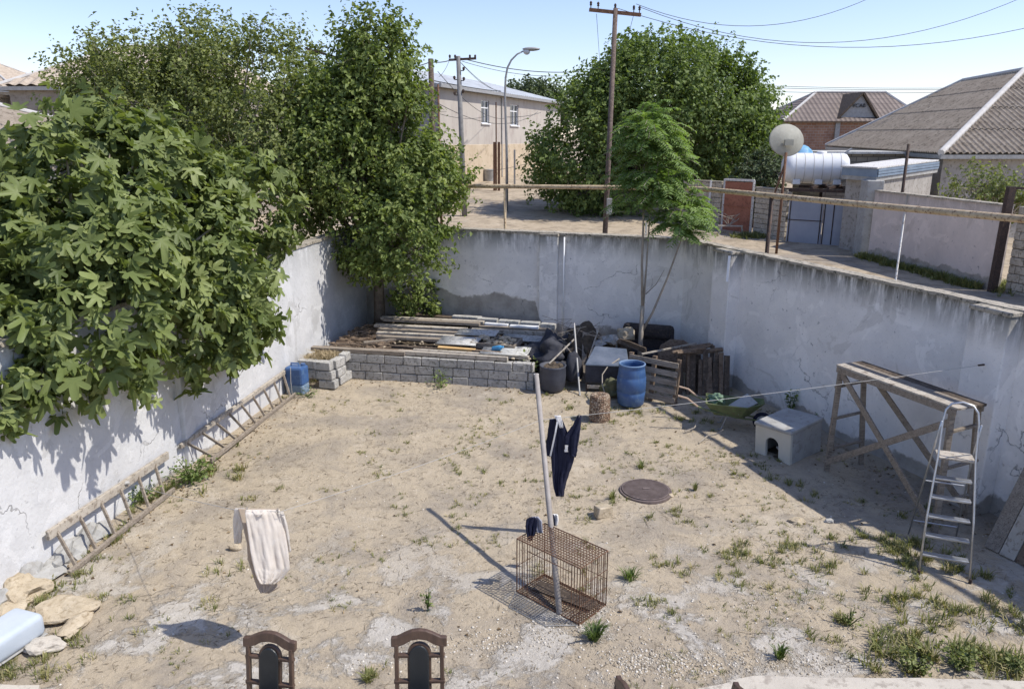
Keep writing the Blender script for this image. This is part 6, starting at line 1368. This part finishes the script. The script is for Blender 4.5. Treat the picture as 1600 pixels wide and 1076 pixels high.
# ---- hanging clothes
def cloth(rows, Y, fold=.03, nf=3.0, seed=0, cols=34, back=0, sub=10, lean=0, turn=0):
    """rows: (py, pxl, pxr) outline seen from the yard; cloth hangs at distance Y with real folds"""
    m = MB(); R_ = []
    for i in range(len(rows) - 1):
        for k in range(sub): f = k / sub; R_.append([a + (b - a) * f for a, b in zip(rows[i], rows[i + 1])])
    R_.append(list(rows[-1])); tot = len(R_)
    for i, (py, l, r) in enumerate(R_):
        g = i / (tot - 1)
        for c in range(cols + 1):
            s = c / cols; x = l + (r - l) * s
            dy = fold * (.3 + .7 * g) * (.55 * math.sin(s * nf * 6.28 + seed + g * 1.2) + 1.3 * noise.noise(Vector((s * 5 + g * .8, g * 1.3, seed))) + .7 * noise.noise(Vector((s * 11 - g * 1.5, g * 2.6, seed + 3)))) + .16 * fold * noise.noise(Vector((s * 17, g * 15, seed)))
            m.v.append(tuple(V(x, py, Y + back + dy - lean * g + turn * s)))
    m.f = [(i * (cols + 1) + c, i * (cols + 1) + c + 1, (i + 1) * (cols + 1) + c + 1, (i + 1) * (cols + 1) + c) for i in range(tot - 1) for c in range(cols)]
    return m
t = thing('sweater', 'cream knitted sweater hanging from the left clothesline', 'sweater', V(410, 925, 7.25))
obj('front', cloth([(796, 384, 437), (803, 383, 438), (830, 387, 445), (860, 391, 450), (888, 397, 453), (903, 402, 441), (912, 408, 428)], 7.18, .034, .9, 1, lean=.22, turn=.16), M['cream_cloth'], t, world=True, smooth=True, solid=.012)
o = obj('back', cloth([(794, 372, 436), (820, 379, 440), (850, 386, 444), (873, 387, 446), (900, 396, 440), (917, 402, 436), (926, 408, 420)], 7.27, .02, 1.4, 2, lean=.2, turn=.16), clothmat('beige_inside', (.52, .43, .33), (.62, .53, .43), .35), t, world=True, smooth=True, solid=.012); o['label'] = 'darker beige back layer'
obj('sleeve', cloth([(794, 367, 382), (812, 366, 384), (830, 366, 378), (848, 366, 375)], 7.30, .018, 1., 3, cols=10), M['cream_cloth'], t, world=True, smooth=True, solid=.03)
obj('sleeve', cloth([(800, 435, 441), (820, 438, 447), (845, 444, 452), (861, 449, 453)], 7.30, .015, 1., 4, cols=10), M['cream_cloth'], t, world=True, smooth=True, solid=.03)
m = MB(); m.tube([V(393, 798, 7.21), V(399, 803, 7.18), V(406, 804, 7.17), V(412, 800, 7.19)], .010, 6); obj('collar', m, M['cream_cloth'], t, world=True, smooth=True)
YJ = 9.63
t = thing('tracksuit_top', 'navy tracksuit top with white stripe hanging from the right clothesline beside the pole', 'jacket', V(880, 775, YJ))
obj('body', cloth([(652, 868, 876), (665, 865, 882), (680, 863, 888), (700, 861, 894), (715, 861, 897), (730, 862, 893), (750, 864, 885), (765, 866, 882), (775, 869, 880)], YJ, .04, 1.2, 5), M['black_cloth'], t, world=True, smooth=True, solid=.02)
obj('sleeve', cloth([(649, 904, 907), (665, 895, 906), (680, 883, 905), (695, 882, 903), (709, 886, 901), (713, 892, 898)], YJ - .02, .03, 1., 6, cols=12), M['black_cloth'], t, world=True, smooth=True, solid=.035)
obj('sleeve', cloth([(654, 859, 868), (670, 857, 870), (690, 854, 866), (708, 853, 861), (712, 855, 859)], YJ + .02, .03, 1., 7, cols=12), M['black_cloth'], t, world=True, smooth=True, solid=.035)
m = MB(); q = [V(871, 658, YJ - .06), V(868, 675, YJ - .08), V(863, 698, YJ - .08), V(860, 712, YJ - .07)]
for a, b in zip(q[:-1], q[1:]): m.bar(a, b, .022, .006, up=(0, -1, .3))
obj('white_stripe', m, M['white_cloth'], t, world=True)
obj('white_lining', cloth([(649, 866, 876), (657, 870, 878), (668, 875, 880)], YJ - .05, .02, 1, 8, cols=8, sub=4), M['white_cloth'], t, world=True, smooth=True, solid=.01)
m = MB(); a = V(885, 698, YJ - .07); m.box(a, (.035, .01, .06), j=.008); m.box(a + Vector((0, 0, -.05)), (.045, .01, .03), j=.008); obj('white_emblem', m, M['white_cloth'], t, world=True)
t = thing('draped_garment', 'navy and grey garment thrown over the left corner of the cage', 'garment', (.12, 8.35, .74))
obj('navy_layer', cloth([(808, 829, 836), (812, 823, 840), (822, 821, 839), (834, 824, 836), (844, 826, 830)], 8.28, .03, 1., 9, cols=12, sub=5), M['black_cloth'], t, world=True, smooth=True, solid=.02)
obj('grey_layer', cloth([(807, 831, 840), (814, 834, 846), (824, 836, 847), (832, 840, 848)], 8.34, .03, 1., 10, cols=12, sub=5), simple('grey_cloth', (.25, .25, .29), (.36, .36, .40), 9, .9, bump=.4), t, world=True, smooth=True, solid=.02)
t = thing('draped_garment', 'small white and black garment over the rear cage corner behind the pole', 'garment', (.42, 8.62, .74))
obj('white_layer', cloth([(803, 864, 871), (812, 864, 872), (821, 865, 870)], 8.72, .02, 1., 11, cols=8, sub=4), M['white_cloth'], t, world=True, smooth=True, solid=.02)
obj('dark_layer', cloth([(804, 861, 866), (814, 862, 867), (820, 863, 866)], 8.69, .02, 1., 12, cols=8, sub=4), M['black_cloth'], t, world=True, smooth=True, solid=.02)
# clothes pegs
for k, (px, py, Y, lb) in enumerate(((386, 796, 7.2, 'left clothes peg holding the cream sweater shoulder'), (434, 798, 7.3, 'right clothes peg holding the cream sweater shoulder'), (873, 651, YJ - .03, 'left clothes peg holding the navy tracksuit top'), (905, 649, YJ - .03, 'right clothes peg holding the navy tracksuit top'))):
    p = V(px, py, Y); t = thing('clothes_peg', lb, 'peg', p, group='pegs on the clotheslines')
    for s in (-1, 1): m = MB(); m.bar((0, s * .014, .03), (0, s * .005, -.045), .010, .008, up=(1, 0, 0)); obj('arm', m, M['wood_pale'], t)
# ---- chairs on the terrace
def chair(label, loc, rz, grp='wooden dining chairs on the terrace'):
    t = thing('dining_chair', label, 'chair', loc, rz, grp); W = .46; lean = .10
    # back plane: local y+ is behind (towards the yard); seat towards -y
    def bp(x, z, o=0): return (x, .20 + lean * (z - .45) / .6 + o, z)
    z1 = 1.05; rail = [(-.245, z1 - .115), (-.245, z1 - .035), (-.19, z1 - .03), (-.12, z1 + .005), (-.06, z1 + .028), (0, z1 + .035), (.06, z1 + .028), (.12, z1 + .005), (.19, z1 - .03), (.245, z1 - .035), (.245, z1 - .115), (.20, z1 - .12), (.13, z1 - .095), (.07, z1 - .06), (0, z1 - .05), (-.07, z1 - .06), (-.13, z1 - .095), (-.20, z1 - .12)]
    k = len(rail); m = MB(); m.add([bp(x, z, -.02) for x, z in rail] + [bp(x, z, .025) for x, z in rail], [(i, (i + 1) % k, k + (i + 1) % k, k + i) for i in range(k)])
    # faces as strips between upper and lower edge
    up = [0, 1, 2, 3, 4, 5, 6, 7, 8, 9, 10]; prs = [(1, 0), (2, 17), (3, 16), (4, 15), (5, 14), (6, 13), (7, 12), (8, 11), (9, 10)]
    for (a, b), (c, d_) in zip(prs[:-1], prs[1:]): m.f.append((a, b, d_, c)); m.f.append((k + c, k + d_, k + b, k + a))
    obj('top_rail', m, M['chair_wood'], t, bevel=.008)
    for s in (-1, 1):
        m = MB(); m.bar(bp(s * .20, z1 - .10), bp(s * .20, .0), .035, .048, up=(0, 1, 0)); m.v = [(x, y if z > .45 else y + .06 * (.45 - z), z) for x, y, z in m.v]; obj('back_post', m, M['chair_wood'], t, bevel=.006)
        m = MB(); m.bar((s * .20, -.24, 0), (s * .20, -.24, .44), .04, .04, up=(0, 1, 0)); obj('leg', m, M['chair_wood'], t, bevel=.006)
        for z in (z1 - .205, z1 - .44):
            m = MB(); m.bar(bp(s * .075, z, .005), bp(s * .225, z, .005), .03, .045, up=(0, 1, 0)); obj('side_rail', m, M['chair_wood'], t, bevel=.006)
    ar = [(-.105, z1 - .55)] + [(-.105, z1 - .21)] + [(-.105 * math.cos(R(a)), z1 - .195 + .105 * math.sin(R(a))) for a in range(0, 181, 15)] + [(.105, z1 - .21), (.105, z1 - .55)]
    def arch(sc_x, dz, o0, o1, mat, nm, bev, par=t):
        pl = [(x * sc_x, z + (dz if z > z1 - .19 else 0)) for x, z in ar]; kk = len(pl); m = MB(); m.add([bp(x, z, o0) for x, z in pl] + [bp(x, z, o1) for x, z in pl], [tuple(range(kk)), tuple(range(kk, 2 * kk))[::-1]] + [(i, kk + i, kk + (i + 1) % kk, (i + 1) % kk) for i in range(kk)]); return obj(nm, m, mat, par, bevel=bev)
    sp = arch(1.0, 0, -.005, .03, M['chair_wood'], 'splat', .005); arch(.84, -.012, -.028, -.006, M['leather'], 'back_pad', .010, sp)
    m = MB(); m.box((0, -.03, .44), (.45, .46, .05)); obj('seat_frame', m, M['chair_wood'], t, bevel=.01)
    m = MB(); m.box((0, -.03, .485), (.41, .42, .06)); obj('seat', m, M['leather'], t, bevel=.025)
    return t
ZT = .16
chair('left dark carved dining chair with black oval back pad at the bottom edge', (-2.17, 5.42, ZT), R(-9))
chair('right brown carved dining chair with black oval back pad at the bottom centre', (-.815, 5.45, ZT), R(1))
chair('dining chair seen edge-on at the bottom edge, right of the cage', (.60, 4.98, ZT), R(-84))
chair('dining chair of which only the dark tip of the back shows at the bottom edge', (1.50, 4.95, ZT), R(-93))
# table and printed box
t = thing('garden_table', 'table on the terrace under the printed box at the bottom edge', 'table', (2.4, 4.9, ZT)); m = MB(); m.box((0, 0, .73), (1.0, .9, .04)); obj('tabletop', m, M['wood_brown'], t, bevel=.01)
for x in (-.44, .44):
    for y in (-.39, .39): m = MB(); m.bar((x, y, 0), (x, y, .71), .05, .05, up=(0, 1, 0)); obj('leg', m, M['wood_brown'], t)
t = thing('printed_box', 'small white box printed blue and orange at the bottom edge, right of centre', 'box', (2.16, 5.22, ZT + .75), R(-6))
m = MB(); m.box((0, 0, .03), (.24, .16, .06)); obj('carton', m, M['white_plastic'], t)
m = MB(); m.box((-.045, -.005, .0615), (.12, .13, .003)); obj('blue_print', m, M['card_blue'], t)
m = MB(); m.box((.065, -.005, .0615), (.085, .13, .003)); obj('orange_print', m, M['card_orange'], t)
m = MB(); m.box((-.065, 0, .0645), (.035, .06, .002)); m.box((.06, .01, .0645), (.03, .03, .002)); obj('print_mark', m, M['dark_line'], t)
